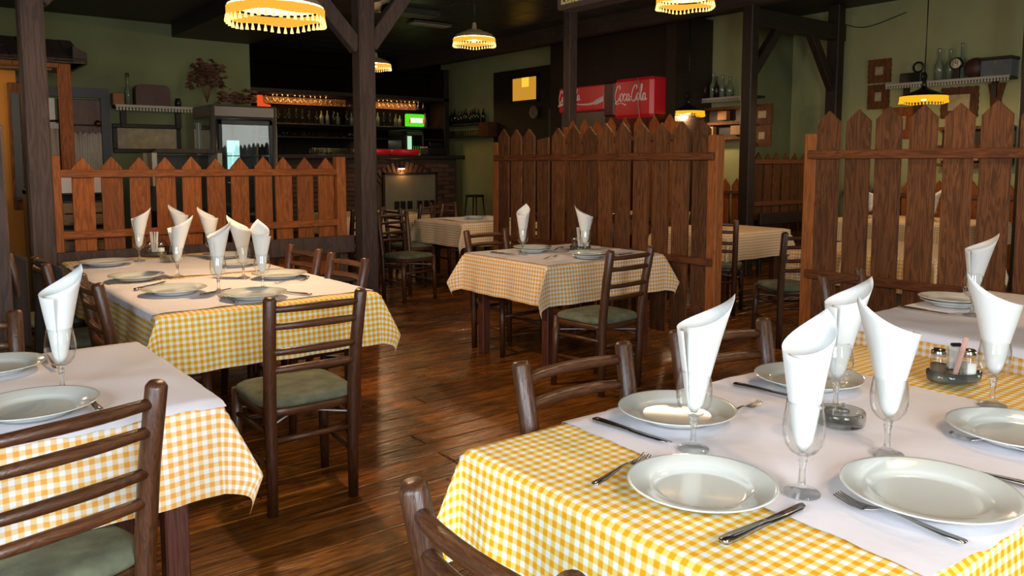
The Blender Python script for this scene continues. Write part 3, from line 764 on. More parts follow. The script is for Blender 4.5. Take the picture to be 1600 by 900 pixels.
def condiment(x,y,rz,label,sticks=True):
    t = thing('condiment_stand',label,'condiment stand',(x,y,TOP+.004),rz); t.scale=(1.3,1.3,1.3)
    part('tray', MB().lathe([(0,.002),(.056,.002),(.060,.006),(.062,.026),(.059,.026),(.057,.008),(0,.006)],36,sx=1.0,sy=.62), M_smoke, t)
    g,c,f,f2=MB(),MB(),MB(),MB()
    shaker(g,c,f,.032,0,.045); s=part('salt_shaker',g,M_glass,t); part('cap',c,M_chrome,s); part('salt',f,M_salt,s)
    g,c,f=MB(),MB(),MB(); shaker(g,c,f,-.034,.004,.042); s=part('pepper_shaker',g,M_glass,t); part('cap',c,M_chrome,s); part('pepper',f,M_pepper,s)
    part('holder', MB().box((-.016,-.028,.006),(.016,.008,.008)).box((-.016,-.028,.006),(-.0145,.008,.078)).box((.0145,-.028,.006),(.016,.008,.078)).box((-.016,-.028,.006),(.016,-.0265,.078)).box((-.016,.0065,.006),(.016,.008,.078)), M_glass, t)
    if sticks:
        part('pink_packet', MB().bbox((-.006,-.003,0),(.006,.003,.10),.002,T((-.006,-.012,.010))@RY(R(14))), M_pink, t)
        part('toothpick_box', MB().bbox((-.012,-.0,.03),(.012,.006,.085),.002), M_salt, t); part('box_lid', MB().bbox((-.012,-.002,.085),(.012,.010,.092),.002,T((0,0,0))@RX(R(6))), M_black, t)
    else:
        mb=MB()
        for k in range(9): 
            a=k*.7; mb.bbox((-.003,-.0015,.01),(.003,.0015,.135),.0005,T((.010*math.cos(a),-.010+.010*math.sin(a),0))@RX(R(4*math.sin(a)))@RY(R(5*math.cos(a))))
        part('toothpick_packets', mb, plain('white packet',(.72,.70,.68),.7), t)
condiment(2.50,1.035,R(-40),'salt and pepper stand with pink packet on the front right table')
condiment(4.10,4.42,R(-40),'salt and pepper stand with white packets on the middle table',False)
condiment(1.45,6.0,R(-40),'small stand with white packets at the far end of the long table',False)

# ------------------------------------------------------------------ hanging lamps
def lamp(x, y, z, r, label, power, drop, style='tassel', n=44):
    """z = bottom of the shade band"""
    t = thing('pendant_lamp', label, 'lamp', (x,y,z))
    hb = .080*r/.25
    if style == 'cone':
        part('shade', MB().lathe([(.022,.20),(.028,.14),(.05,.125),(.07,.115),(r*.96,.045),(r,.035),(r*.95,.036),(.06,.105)],32), M_black, t)
    else:
        part('shade', MB().lathe([(.02,.25),(.035,.17),(.09,.165),(.12,.14),(.165*r/.25,.135),(.19*r/.25,.115),(.215*r/.25,.112),(r*.97,.075),(r,.07),(r*.96,.072),(r*.8,.10),(.10,.13),(.02,.14)],40), M_shade, t)
    zt = .06 if style!='cone' else .036
    band = MB(); N = 96; vs=[]; fr = M_fringe if style!='cone' else M_fringe2
    hh = hb if style!='cone' else .075
    for k in range(N):
        a=2*math.pi*k/N; sc=.006*math.sin(a*5)
        for q in (0,1,2):
            vs.append((( r+.002*math.sin(a*22))*math.cos(a),(r+.002*math.sin(a*22))*math.sin(a),zt-q*(hh*.6)/2+sc*(q/2)))
    for k in range(N):
        k2=(k+1)%N
        for q in (0,1): band.f.append((k*3+q,k2*3+q,k2*3+q+1,k*3+q+1)); band.sm.append(True)
    band.v=vs; part('fringe', band, fr, t)
    ts=MB()
    for k in range(n):
        a=2*math.pi*k/n; m_=T((r*math.cos(a),r*math.sin(a),zt-hh*.6+.006*math.sin(a*5)))
        ts.lathe([(.002,.004),(.004*r/.25+.001,-.006),(.0105*r/.25,-hh*.42)],6,m_,cap1=True)
    o=part('tassel_row', ts, M_tassel if style!='cone' else M_fringe2, t); o['kind']='stuff'
    part('bulb', MB().lathe([(0,-.045),(.018,-.04),(.03,-.02),(.032,0),(.022,.03),(.014,.05)],16,T((0,0,.07 if style!='cone' else .03))), M_bulb, t)
    part('cord', MB().tube([(0,0,.2),(.003,0,.2+drop*.5),(0,0,.2+drop)],.006,6), M_black, t)
    if style=='cone':
        mb=MB(); mb.tube([(.045*math.cos(q/14*6.283),0,.26+.045*math.sin(q/14*6.283)) for q in range(15)],.009,8); mb.lathe([(.02,.14),(.03,.16),(.02,.21),(.008,.22)],12)
        part('ring', mb, M_black, t)
    point('lamp_light',(x,y,z-.03),power,WARM,.05)
    point('lamp_light',(x,y,z+.05),power*.02,WARM,.05)
    return t
lamp(1.71,4.30,2.20,.26,'large cream lamp with glowing tassel fringe at the top left',85,1.2)
lamp(6.2,11.5,2.92,.24,'small glowing lamp before the bar beside the centre post',18,.5)
lamp(5.53,7.83,2.82,.25,'glowing lamp hanging in the middle of the dark ceiling',22,.6)
lamp(5.6,4.71,2.80,.25,'glowing lamp cut by the top edge of the picture',42,.6)
lamp(9.25,7.68,2.14,.235,'black cone lamp with yellow fringe before the far wall shelf',24,1.3,'cone')
lamp(9.32,4.34,2.14,.25,'black cone lamp with yellow fringe before the near wall shelf',30,1.3,'cone')
# unseen lamps: one assumed over the right tables, one added behind camera as fill
lamp(1.2,-.6,2.6,.25,'added unseen fill lamp with tassel fringe behind the camera',40,.8)
lamp(3.6,1.2,3.1,.25,'lamp with tassel fringe hanging above the right hand tables',55,.3)

# ------------------------------------------------------------------ left wall: door, kiosk, shelf, picture, coolers
Y=10.2
d = struct('door_1', MB().box((1.05,Y-.05,0),(1.12,Y-.0,2.16)).box((1.93,Y-.05,0),(2.02,Y,2.16)).box((1.05,Y-.06,2.161),(2.02,Y,2.27)), M_doorblue)
part('left_leaf', MB().box((1.12,Y-.04,0),(1.48,Y-.02,1.0)), M_doorblue, d)
part('pane', MB().box((1.13,Y-.035,1.5),(1.47,Y-.03,2.14)), plain('pane with reflection tint',(.55,.60,.68),.25,var=.35,nscale=4), d)  # pale mottled colour stands in for the reflection in the glass
part('right_leaf', MB().bbox((1.50,Y-.045,0),(1.93,Y-.02,2.14)), M_rust if False else wood('door wood',(.03,.009,.003),(.10,.032,.010),.4,'z'), d)
def curtain(x0,x1,z0,z1,y,par,col=M_curtain):
    mb=MB(); n=40; vs=[]
    for i in range(n+1):
        x=x0+(x1-x0)*i/n; yy=y+.012*math.sin(i*1.1)
        for z in (z0,(z0+z1)/2,z1+.012*math.sin(i*.9)): vs.append((x,yy*1,z))
    for i in range(n):
        for q in (0,1): mb.f.append((i*3+q,i*3+3+q,i*3+4+q,i*3+1+q)); mb.sm.append(True)
    mb.v=vs; o=part('curtain',mb,col,par); md=o.modifiers.new('s','SOLIDIFY'); md.thickness=.002
curtain(1.13,1.49,.95,1.80,Y-.07,d); curtain(1.56,1.92,.95,1.76,Y-.08,d)
part('lace_trim', MB().box((1.13,Y-.09,1.80),(1.49,Y-.075,1.86)), plain('white lace',(.6,.6,.62),.9), d)
part('curtain_rod', MB().tube([(1.13,Y-.075,1.87),(1.49,Y-.075,1.89)],.012,8).tube([(1.5,Y-.09,1.85),(1.92,Y-.09,1.85)],.007,8), M_black, d)
part('plaque', MB().lathe([(0,.01),(.05,.01),(.07,.0)],24,T((1.335,Y-.05,1.90))@RX(R(90)),sx=1,sy=.6), M_brass, d)
part('handle', MB().lathe([(0,.03),(.035,.02),(.04,0)],20,T((1.89,Y-.06,1.87))@RX(R(90))), M_brass, d)
# kiosk with tiled eave
t = thing('kiosk','small ochre kiosk with dark shingled eave and slim wooden post','kiosk',(0,8.5,0))
part('back_wall', MB().box((-2.2,1.0,0),(1.04,1.08,2.55)), M_orange, t)
part('side_board', MB().bbox((1.04,.96,0),(1.12,1.06,2.3)), M_beam, t)
part('upper_panel', MB().box((-2.2,.2,2.30),(1.25,.25,2.34)), M_ltwood, t)
part('post', MB().bbox((1.27,-.05,0),(1.37,.05,2.34),.006), M_fence, t)
part('rail', MB().bbox((-2.2,-.04,2.30),(1.28,.04,2.35),.005), M_post, t)
sh=MB().bbox((0,0,0),(.118,.40,.018),.003).mesh('shingle'); sh.materials.append(M_beam)
for i in range(29):
    for q in range(2):
        link('shingle',sh,None,t,loc=(-2.0+.12*i,-.14+.33*q,2.36+.12*q+random.uniform(-.003,.003)),rot=(R(20),0,0))
part('roof_board', MB().bbox((-2.2,-.1,2.34),(1.47,.9,2.36),.004), M_beam, t)
part('eave_end', MB().prism([(1.38,2.34),(1.50,2.34),(1.50,2.44),(1.38,2.50)],-.12,.9), M_beam, t)
t = thing('wall_board','tall dark framed board leaning on the ochre kiosk wall','board',(1.01,9.38,0))
part('frame', MB().bbox((-.06,0,.95),(.06,.05,2.22),.006), M_fence2, t); part('panel', MB().box((-.035,-.01,1.05),(.035,0,2.12)), M_doorblue, t)
def frame_picture(label,cx,cz,wd,ht,pos,axis='x',fw=.05,fm=None,art=None,scal=False):
    """axis x: hangs on a wall facing -Y at y=pos; axis y: on a wall facing -X at x=pos"""
    loc=(cx,pos,cz) if axis=='x' else (pos,cx,cz); t=thing('picture',label,'picture',loc,0 if axis=='x' else R(-90))
    a,b_=wd/2,ht/2; mb=MB()
    if scal:
        pts=[];N=60
        for k in range(N):
            an=2*math.pi*k/N; c,s=math.cos(an),math.sin(an); q=max(abs(c),abs(s)); x=c/q*a; z=s/q*b_
            e=1-.05*(math.sin(8*an)**2); pts.append((x*e,z*e))
        mb.prism(pts,-.025,0)
    else:
        for p in (((-a,-.035,-b_),(a,0,-b_+fw)),((-a,-.035,b_-fw),(a,0,b_)),((-a,-.035,-b_+fw),(-a+fw,0,b_-fw)),((a-fw,-.035,-b_+fw),(a,0,b_-fw))): mb.bbox(*p,r=.006)
    part('frame',mb,fm or M_dark,t)
    part('print',MB().box((-a+fw,-.029 if scal else -.015,-b_+fw),(a-fw,-.024 if scal else -.008,b_-fw)),art or M_art,t)
    return t
frame_picture('wide faded landscape picture in a dark frame under the shelf',2.425,1.71,.76,.34,Y-.0,'x',.05)
point('kiosk_fill_light',(.3,8.9,2.1),14,(1,.75,.4),.06)  # unseen fill light added to brighten the ochre wall
# shelf on the left wall
def lace_edge(mb,x0,x1,y,z,ht=.06,step=.035):
    n=int((x1-x0)/step)
    mb.box((x0,y-.004,z-.018),(x1,y,z+.012))
    for k in range(n):
        x=x0+(x1-x0)*(k+.5)/n; w_=step*.42
        mb.prism([(x-w_*.5,z-.018),(x-w_,z-ht*.75),(x,z-ht),(x+w_,z-ht*.75),(x+w_*.5,z-.018)],y-.003,y)
def wall_shelf(label,loc,rz,length,depth,brackets=True):
    t=thing('wall_shelf',label,'shelf',loc,rz)
    part('board',MB().bbox((0,-depth,-.03),(length,0,0),.004),M_dark,t)
    mb=MB(); lace_edge(mb,0,length,-depth-.002,-.002); o=part('lace_trim',mb,M_lace,t)
    if brackets:
        for x in (length*.1,length*.82): part('bracket',MB().prism([(x,-.03),(x+.06,-.03),(x+.06,-.24),(x,-.24)],-.07,-.0),M_dark,t)
    return t
wall_shelf('lace trimmed shelf on the green left wall above the landscape picture',(2.05,Y,2.08),0,.85,.22)
t=thing('bottle','thin clear bottle on the left wall shelf','bottle',(2.21,10.08,2.081)); part('body',MB().lathe([(0,0),(.03,0),(.03,.16),(.012,.22),(.012,.33),(.016,.335)],16,cap0=True),M_bottle2,t); part('stopper',MB().lathe([(.0,.33),(.02,.335),(.02,.375),(0,.38)],12),M_maroon,t)
o=part('wooden_box',MB().bbox((2.03,9.99,2.081),(2.15,10.12,2.22),.006),M_rust,None); tag(o,'small brown box at the left end of the left wall shelf','box')
pts=[(-.19,0),(.19,0),(.19,.19)]+[(.19*math.cos(a)*.98 if False else (.13+.06*math.cos(a)),.19+.06*math.sin(a)) for a in [R(q) for q in (0,30,60,90)]]+[(-.13+.06*math.cos(a),.19+.06*math.sin(a)) for a in [R(q) for q in (90,120,150,180)]]
o=part('bread_bin',MB().prism(pts,9.98,10.13,T((2.46,0,2.081))),M_maroon,None); tag(o,'dark red rounded case on the left wall shelf','case')
o=part('jar',MB().lathe([(0,0),(.035,0),(.037,.07),(.028,.09),(.03,.11),(0,.115)],16,T((2.76,10.08,2.081))),M_black,None); tag(o,'small black jar at the right end of the left wall shelf','jar')
# display cooler
t=thing('display_cooler','tall glass display cooler with rounded grey frame behind the left fence','cooler',(2.68,8.6,0))
f=MB()
for x,y in ((.03,.03),(.69,.03),(.03,.62),(.69,.62)): f.lathe([(.032,0),(.032,2.03)],14,T((x,y,0)),cap0=True,cap1=True)
part('frame',f,M_grey,t)
part('header',MB().bbox((0,0,1.90),(.72,.65,2.04),.02),M_grey,t); part('base',MB().bbox((0,0,0),(.72,.65,.5),.02),M_grey,t)
part('back_panel',MB().box((.05,.62,.5),(.67,.64,1.9)),M_black,t)
dr=part('door',MB().bbox((.07,-.01,.52),(.11,.02,1.88),.004).bbox((.62,-.01,.52),(.66,.02,1.88),.004).bbox((.07,-.01,1.83),(.66,.02,1.88),.004).bbox((.07,-.01,.52),(.66,.02,.57),.004),M_black,t)
part('pane',MB().box((.11,.0,.57),(.62,.006,1.83)),M_cold,dr)
part('side_pane',MB().box((.0,.06,.5),(.006,.60,1.9)),M_cold,t)
for z in (.85,1.2,1.5):
    s=MB()
    for k in range(14): s.tube([(.06,.05+.04*k,z),(.66,.05+.04*k,z)],.003,4)
    s.tube([(.06,.05,z),(.06,.6,z)],.006,6); s.tube([(.66,.05,z),(.66,.6,z)],.006,6); part('wire_shelf',s,M_chrome,t)
M_cool=emis('cold interior tube',(.55,.85,.8),1.2)
part('light_tube',MB().bbox((.64,.05,.7),(.655,.07,1.82),.003),M_cool,t); part('light_tube',MB().bbox((.36,.60,1.3),(.50,.615,1.68),.003),M_cool,t)
part('side_strip',MB().box((-.012,.40,.9),(-.004,.50,1.86)),plain('pale strip',(.35,.38,.33),.4),t)
mb=MB(); mb2=MB(); rr_=random.Random(4)
for k in range(260):
    a=rr_.uniform(0,6.28); el=rr_.uniform(-.6,1.3); q=rr_.uniform(.03,.23); p=Vector((q*math.cos(a)*math.cos(el),q*math.sin(a)*.5,.25+q*math.sin(el)))
    m_=T(p)@RZ(rr_.uniform(0,6))@RX(rr_.uniform(-1.5,1.5)); s_=rr_.uniform(.035,.07)
    mb.add([m_@Vector(v) for v in ((-s_,0,0),(0,-s_*.5,.01),(s_,0,0),(0,s_*.5,.012),(0,0,-.004))],[(0,1,2,3),(0,3,4),(1,0,4),(2,1,4),(3,2,4)])
for k in range(8):
    a=k*.8; mb2.tube([(0,0,0),(.05*math.cos(a),.03*math.sin(a),.15),(.13*math.cos(a),.06*math.sin(a),.3)],.004,5)
for k in range(150):
    p=Vector((.12+rr_.random()*.38,rr_.uniform(-.1,.1),rr_.uniform(0,.11)*(1+.9*(rr_.random()>.8)))); m_=T(p)@RZ(rr_.uniform(0,6))@RX(rr_.uniform(-1.5,1.5)); s_=rr_.uniform(.025,.05)
    mb.add([m_@Vector(v) for v in ((-s_,0,0),(0,-s_*.5,.01),(s_,0,0),(0,s_*.5,.012),(0,0,-.004))],[(0,1,2,3),(0,3,4),(1,0,4),(2,1,4),(3,2,4)])
t=thing('dried_bouquet','big brown dried leaf bouquet on top of the display cooler','bouquet',(2.74,8.9,2.07)); o=part('foliage',mb,M_leaf,t); o['kind']='stuff'; part('stem_bundle',mb2,M_leaf,t)
# hooded dark box with cream sides, dark table and crates behind the left fence
t=thing('display_case','dark open display case with cream side panels behind the left fence','cabinet',(2.02,8.2,0))
part('body',MB().box((0,.25,.9),(.58,.45,1.50)).box((0,0,.0),(.58,.45,.95)),M_black,t)
part('top_board',MB().prism([(-.05,1.52),(.63,1.52),(.58,1.56),(.0,1.56)],-.05,.45),M_beam,t)
for x in (-.045,.575): part('side_panel',MB().box((x,-.04,1.2),(x+.045,.3,1.52)),plain('cream panel',(.45,.43,.33),.6),t)
t=thing('sideboard','sideboard with white runner behind the left end of the fence','sideboard',(1.02,7.9,0))
part('body',MB().box((-.1,.2,0),(.6,.5,1.18)),M_black,t); part('top_board',MB().bbox((-.1,-.02,1.14),(.62,.5,1.19)),M_dark,t)
part('runner',MB().box((-.02,-.04,1.16),(.58,-.025,1.32)).box((-.02,-.04,1.30),(.58,.3,1.33)),M_white,t)
for k in range(3):
    cr=part('crate',MB().bbox((.14,.0,.40+.235*k),(.58,.19,.415+.235*k)).bbox((.14,0,.40+.235*k),(.16,.19,.60+.235*k)).bbox((.56,0,.40+.235*k),(.58,.19,.60+.235*k)),M_ltwood,t)
    for q in range(2): part('slat',MB().bbox((.14,-.015,.41+.235*k+.10*q),(.58,0,.50+.235*k+.10*q),.003),M_ltwood,cr)
part('yellow_panel',MB().box((.0,.02,.3),(.1,.04,1.1)),plain('yellow paint',(.75,.5,.08),.6),t)

# ------------------------------------------------------------------ bar
t=thing('bar_counter','brick bar counter with a brick arch and dark top','bar counter',(0,12.2,0))
part('core',MB().box((4.6,.03,0),(8.22,.7,1.49)),M_mortar,t)
part('counter_top',MB().bbox((4.5,-.12,1.49),(8.32,.75,1.56),.01),M_dark,t)
bk=MB().bbox((-.122,-.03,-.034),(.122,.03,.034),.005).mesh('brick'); bk.materials.append(M_brick)
cx,cz,ra=7.05,.62,.70; nb=0
for r_ in range(16):
    z=.36+.078*r_-.001
    if z>1.45: break
    for k in range(15):
        x=4.75+.252*k+(.126 if r_%2 else 0)
        if x>8.1: continue
        dd=math.hypot(x-cx,z-cz)
        if dd<ra+.14 and z>cz-.3: continue
        link('brick',bk,None,t,loc=(x,.012+random.uniform(-.005,.005),z),rot=(0,random.uniform(-.01,.01),0)); nb+=1
for k in range(29):
    a=R(-8)+R(196)*k/28
    link('brick',bk,None,t,loc=(cx+(ra+.02)*math.cos(a),.0,cz+(ra+.02)*math.sin(a)),rot=(0,-a,0),scale=(.9,1,.95))
part('arch_infill',MB().prism([(cx+ra*.85*math.cos(R(q)),cz+ra*.85*math.sin(R(q))) for q in range(-10,191,10)],.02,.05),plain('arch infill',(.13,.08,.045),.85,var=.2,nscale=5),t)
t=thing('arch_lamp','small spot lamp in the brick arch of the bar','lamp',(7.0,12.12,1.34))
part('body',MB().lathe([(.02,.04),(.06,.0),(.055,-.01),(0,-.01)],16),M_black,t); part('bulb',MB().box((-.05,-.02,-.025),(.05,.02,-.012)),M_bulb,t)
point('arch_light',(7.0,12.05,1.27),2.0,(1,.45,.15),.03)
t=thing('framed_board','pale framed wall board with small dark openings under the brick arch','board',(7.18,12.12,0))
part('frame',MB().bbox((-.56,-.03,.45),(-.52,.02,1.26),.004).bbox((.50,-.03,.45),(.54,.02,1.26),.004).bbox((-.56,-.03,1.22),(.54,.02,1.26),.004),M_dark,t)
part('panel',MB().box((-.52,-.01,.45),(.50,.02,1.22)),plain('pale board',(.20,.19,.12),.8,var=.25,nscale=6),t)
for x in (-.34,-.22,-.08,.12,.26,.38): part('opening',MB().box((x,-.02,.62),(x+.10,-.012,.76)),M_black,t)
# back bar
t=thing('back_bar','tall dark back bar shelving with warm lit glass rack','shelving',(0,14.4,0))
part('back_panel',MB().box((5.0,.58,0),(9.5,.62,3.55)),M_void,t)
part('header',MB().bbox((5.0,0,2.72),(9.5,.6,2.80),.006),M_dark,t)
part('cornice',MB().bbox((5.0,.3,3.3),(9.5,.6,3.55),.006),M_void,t)
for x in (5.0,7.35,9.38): part('upright',MB().bbox((x,0,0),(x+.12,.58,3.4),.006),M_dark,t)
for z in (2.14,1.90): part('shelf_board',MB().bbox((5.12,.05,z),(9.4,.55,z+.03),.004),M_dark,t)
part('lit_back_strip',MB().box((5.3,.54,2.56),(9.0,.575,2.70)),plain('orange back board',(.5,.22,.05),.6),t)
for x in (6.2,8.3):
    area('rack_light',(x,14.55,2.70),(0,0,0),1.2,.08,9,(1,.5,.16))
area('rack_light',(7.0,14.45,1.88),(0,0,0),2.6,.08,9,(.9,.9,.6))
hg=MB().lathe([(.035,0),(.035,-.004),(.006,-.012),(.005,-.08),(.02,-.095),(.036,-.13),(.034,-.17)],10).mesh('hanging_glass'); hg.materials.append(M_hang)
for row in range(2):
    for k in range(34):
        o=link('hanging_glass',hg,None,None,loc=(5.45+.105*k+random.uniform(-.02,.02),14.52+.16*row,2.71)); tag(o,'stemmed glass hanging upside down in the lit back bar rack','glass','glasses hanging in the back bar rack')
bt=[MB().lathe([(0,0),(.038,0),(.038,.17),(.014,.22),(.013,.28),(.016,.285),(0,.29)],12).mesh('bottle') for _ in range(2)]
bt[0].materials.append(M_bottle); bt[1].materials.append(M_bottle2)
for k in range(30):
    o=link('bottle',bt[int(random.random()<.4)],None,None,loc=(5.4+.125*k+random.uniform(-.02,.02),14.5+random.uniform(0,.12),2.171),scale=(1,1,random.uniform(.75,1.05))); tag(o,'liquor bottle on the middle back bar shelf','bottle','bottles on the middle back bar shelf')
tg=MB().lathe([(0,.0),(.028,0),(.033,.11),(.031,.11),(.027,.006)],10).mesh('tumbler'); tg.materials.append(M_hang)
for r_ in range(2):
    for k in range(22):
        o=link('tumbler',tg,None,None,loc=(5.75+.085*k,14.5+.1*r_,1.931)); tag(o,'tumbler on the lower back bar shelf','glass','tumblers on the lower back bar shelf')
for r_ in range(3):
    for k in range(12):
        o=link('tumbler',tg,None,None,loc=(5.6+.085*k,12.5+.1*r_,1.561)); tag(o,'tumbler standing on the bar counter behind the left fence','glass','tumblers on the bar counter')
t=thing('bottle_fridge','small fridge with green lit header and white lit door at the bar','fridge',(7.96,13.6,0)); t.scale=(.62,1,1)
part('body',MB().bbox((-.1,.05,0),(.72,.6,2.07),.01),M_black,t)
hd=part('header',MB().bbox((.05,-.02,2.14),(.68,.10,2.38),.02),emis('green lit header',(.10,.75,.02),.9),t)
part('header_band',MB().bbox((.14,-.032,2.21),(.60,-.021,2.30),.004),emis('white lit band',(1,.95,.7),1.1),hd)
for x in (.10,.60): part('header_mark',MB().bbox((x,-.035,2.19),(x+.05,-.024,2.28),.004),emis('red mark',(.9,.06,.02),.8),hd)
dr=part('door',MB().bbox((.02,0,.2),(.06,.04,2.03)).bbox((.62,0,.2),(.66,.04,2.03)).bbox((.02,0,1.97),(.66,.04,2.03)),M_grey,t)
part('lit_interior',MB().box((.08,.03,.3),(.24,.045,1.95)),emis('fridge interior',(.75,1,.7),1.0),dr); part('pane',MB().box((.06,.01,.2),(.62,.016,1.97)),M_cold,dr)
for k in range(4): part('bottle',MB().lathe([(.035,1.4),(.035,1.62),(.015,1.7),(.014,1.76)],10,T((.30+.08*k,.022,0)),sy=.3),emis('lit green bottle %d'%k,(.25,.5,.03),.35),t)
bb=[q for q in COL.objects if q.name=='back_bar'][0]; part('light_strip',MB().bbox((7.40,.02,2.08),(7.72,.05,2.13),.004),emis('green strip',(.15,.6,.05),.7),bb)
for i,x in enumerate((6.75,7.35)):
    o=part('tray',MB().lathe([(0,0),(.24,0),(.27,.04),(.27,.10),(.25,.10),(.24,.02),(0,.02)],28,T((x,12.6,1.565))),M_red,None); tag(o,('left','right')[i]+' round red tray on the bar counter','tray')
o=part('plastic_scoop',MB().prism([(0,0),(.24,0),(.24,.05),(.10,.08),(.09,.22),(0,.22)],0,.03,T((3.26,8.8,2.042))@Matrix.Scale(.62,4)),emis('glowing orange red plastic',(1,.10,.02),.7),None); tag(o,'glowing orange red plastic scoop on the right end of the display cooler','scoop')  # brightness put in as a glow of the plastic, not a lamp
t=thing('register','dark till on the bar counter at its right','till',(7.75,12.45,1.561)); part('body',MB().bbox((0,0,0),(.42,.3,.16),.02),M_black,t); part('screen',MB().bbox((.1,.1,.16),(.36,.14,.24),.01),M_black,t)
# bar stools at the right end
def stool(label,x,y):
    t=thing('bar_stool',label,'stool',(x,y,0)); part('seat',MB().lathe([(0,.78),(.17,.78),(.18,.80),(.17,.82),(0,.825)],20),M_black,t)
    for sx in (-1,1):
        for sy in (-1,1): part('leg',MB().tube([(sx*.17,sy*.17,0),(sx*.11,sy*.11,.78)],.014,8),M_black,t)
    part('footrest',MB().tube([(-.15,-.15,.25),(.15,-.15,.25),(.15,.15,.25),(-.15,.15,.25),(-.15,-.15,.25)],.01,6),M_black,t)
    return t
stool('black bar stool beside the brick bar',8.75,12.4); stool('black bar stool under the wine shelf',9.3,11.9)
# wine shelf on the right wall near the bar
t=thing('wine_shelf','dark two tier wall shelf of wine bottles right of the bar','shelf',(9.83,14.9,0))
part('shelf_board',MB().bbox((-.28,-1.75,2.22),(0,0,2.25),.004),M_dark,t); part('shelf_board',MB().bbox((-.28,-1.75,1.97),(0,0,2.0),.004),M_dark,t)
for k in range(15):
    o=link('bottle',bt[0],None,None,loc=(9.68+random.uniform(-.04,.04),13.35+.095*k,2.251),scale=(1,1,random.uniform(.9,1.15))); tag(o,'dark wine bottle on the wall shelf right of the bar','bottle','wine bottles on the wall shelf')
for k in range(12):
    o=link('tumbler',tg,None,None,loc=(9.68,13.5+.1*k,2.001)); tag(o,'glass on the lower tier of the wine shelf','glass','glasses under the wine bottles')
o=part('wooden_box',MB().bbox((9.5,13.0,1.95),(9.8,13.32,2.25),.01),M_fence2,None); tag(o,'brown box hanging at the right end of the wine shelf','box')
# dark door with amber window in the right wall
d=struct('door_2',MB().box((9.74,10.95,0),(9.83,13.12,3.24)),M_dark)
part('pane',MB().bbox((9.715,11.72,2.63),(9.739,12.46,3.06),.004),emis('amber lit pane',(.9,.42,.04),.55),d)
part('bright_pane',MB().bbox((9.70,11.95,2.88),(9.714,12.16,3.06),.004),emis('amber glow',(1,.6,.05),.9),d)
part('frame',MB().box((9.70,11.66,2.57),(9.738,12.52,2.63)).box((9.70,11.66,3.06),(9.738,12.52,3.12)).box((9.70,11.66,2.6),(9.738,11.72,3.1)).box((9.70,12.46,2.6),(9.738,12.52,3.1)),M_dark,d)
o=part('notice',MB().box((9.70,10.9,1.9),(9.72,11.35,2.42)),plain('grey notice',(.09,.10,.09),.6),None); tag(o,'grey notice sheet on the dark wall left of the red sign','notice')
o=part('wall_dish',MB().lathe([(0,.0),(.10,.01),(.13,.04),(.12,.045),(0,.02)],24,T((9.70,11.75,2.38))@RY(R(-90))),M_grey,None); tag(o,'round grey dish on the dark door under the amber pane','dish')
# dark closet wall with the two drinks coolers
struct('trim_1',MB().box((9.35,7.9,0),(9.83,10.9,3.55)).box((9.0,7.72,0),(9.83,7.9,3.55)),M_dark)
def spl(pts,n=6):
    P=[Vector((0,p[0],p[1])) for p in pts]; out=[]
    for i in range(len(P)-1):
        p0=P[max(i-1,0)];p1=P[i];p2=P[i+1];p3=P[min(i+2,len(P)-1)]
        for k in range(n):
            t_=k/n; out.append(.5*((2*p1)+(p2-p0)*t_+(2*p0-5*p1+4*p2-p3)*t_*t_+(3*p1-p0-3*p2+p3)*t_**3))
    out.append(P[-1]); return out
def script_word(sc=1.0):
    """the words Coca-Cola as flowing pen strokes, (u right, v up)"""
    C=[(.62,.95),(.70,1.12),(.55,1.25),(.30,1.10),(.08,.65),(.02,.25),(.18,.02),(.42,.05),(.62,.28)]
    o=[(.86,.60),(.72,.52),(.68,.25),(.80,.05),(.98,.12),(1.04,.38),(.96,.58),(.86,.60),(1.08,.55)]
    c=[(1.40,.48),(1.34,.60),(1.20,.52),(1.14,.25),(1.24,.05),(1.42,.12),(1.50,.26)]
    a=[(1.84,.50),(1.72,.60),(1.58,.45),(1.55,.18),(1.66,.04),(1.80,.20),(1.88,.55),(1.84,.18),(1.92,.06),(2.02,.18)]
    h=[(2.02,.34),(2.20,.38)]
    C2=[(x+2.15,y) for x,y in C]
    o2=[(x+2.15,y) for x,y in o]
    l=[(3.20,.35),(3.42,.85),(3.48,1.25),(3.38,1.22),(3.32,.75),(3.32,.20),(3.42,.04),(3.54,.18)]
    a2=[(x+2.02,y) for x,y in a]
    tail=[(.18,.02),(.10,-.15),(.40,-.18),(.75,-.10),(1.15,-.20),(1.45,-.30)]
    return [C,o,c,a,h,C2,o2,l,a2,tail]
def letters(parent,y0,z0,sc,tilt=0,xoff=0.0,thick=.055):
    mb=MB()
    for st in script_word():
        P=spl(st,5); pts=[(xoff,y0-p.y*sc*.85,z0+p.z*sc+p.y*sc*tilt) for p in P]   # -y is to the right when looking along +x
        n=len(pts); rad=[(.45+.65*abs(math.sin(3.14*k/(n-1)*1.5+.4)))*thick*sc for k in range(n)]
        mb.tube(pts,rad,6)
    part('lettering',mb,M_letter,parent)
t=thing('drinks_cooler','left red drinks cooler with script lettering and a white wave','cooler',(8.95,9.10,0))
part('body',MB().bbox((0,0,0),(.45,1.05,2.26),.02),M_grey,t); hd=part('header',MB().bbox((-.03,.0,2.262),(.42,1.08,2.66),.02),M_red,t)
letters(t,1.06,2.43,.150,.01,-.04)
mb=MB(); n=14; vs=[]
for k in range(n+1):
    q=k/n; yy=1.08-1.07*q; zc=2.33+.12*q+.05*math.sin(q*5+1); hh=.006+.03*abs(q-.35)+.02*(q>.8)
    vs+= [(-.034,yy,zc-hh),(-.034,yy,zc+hh),(-.040,yy,zc+hh),(-.040,yy,zc-hh)]
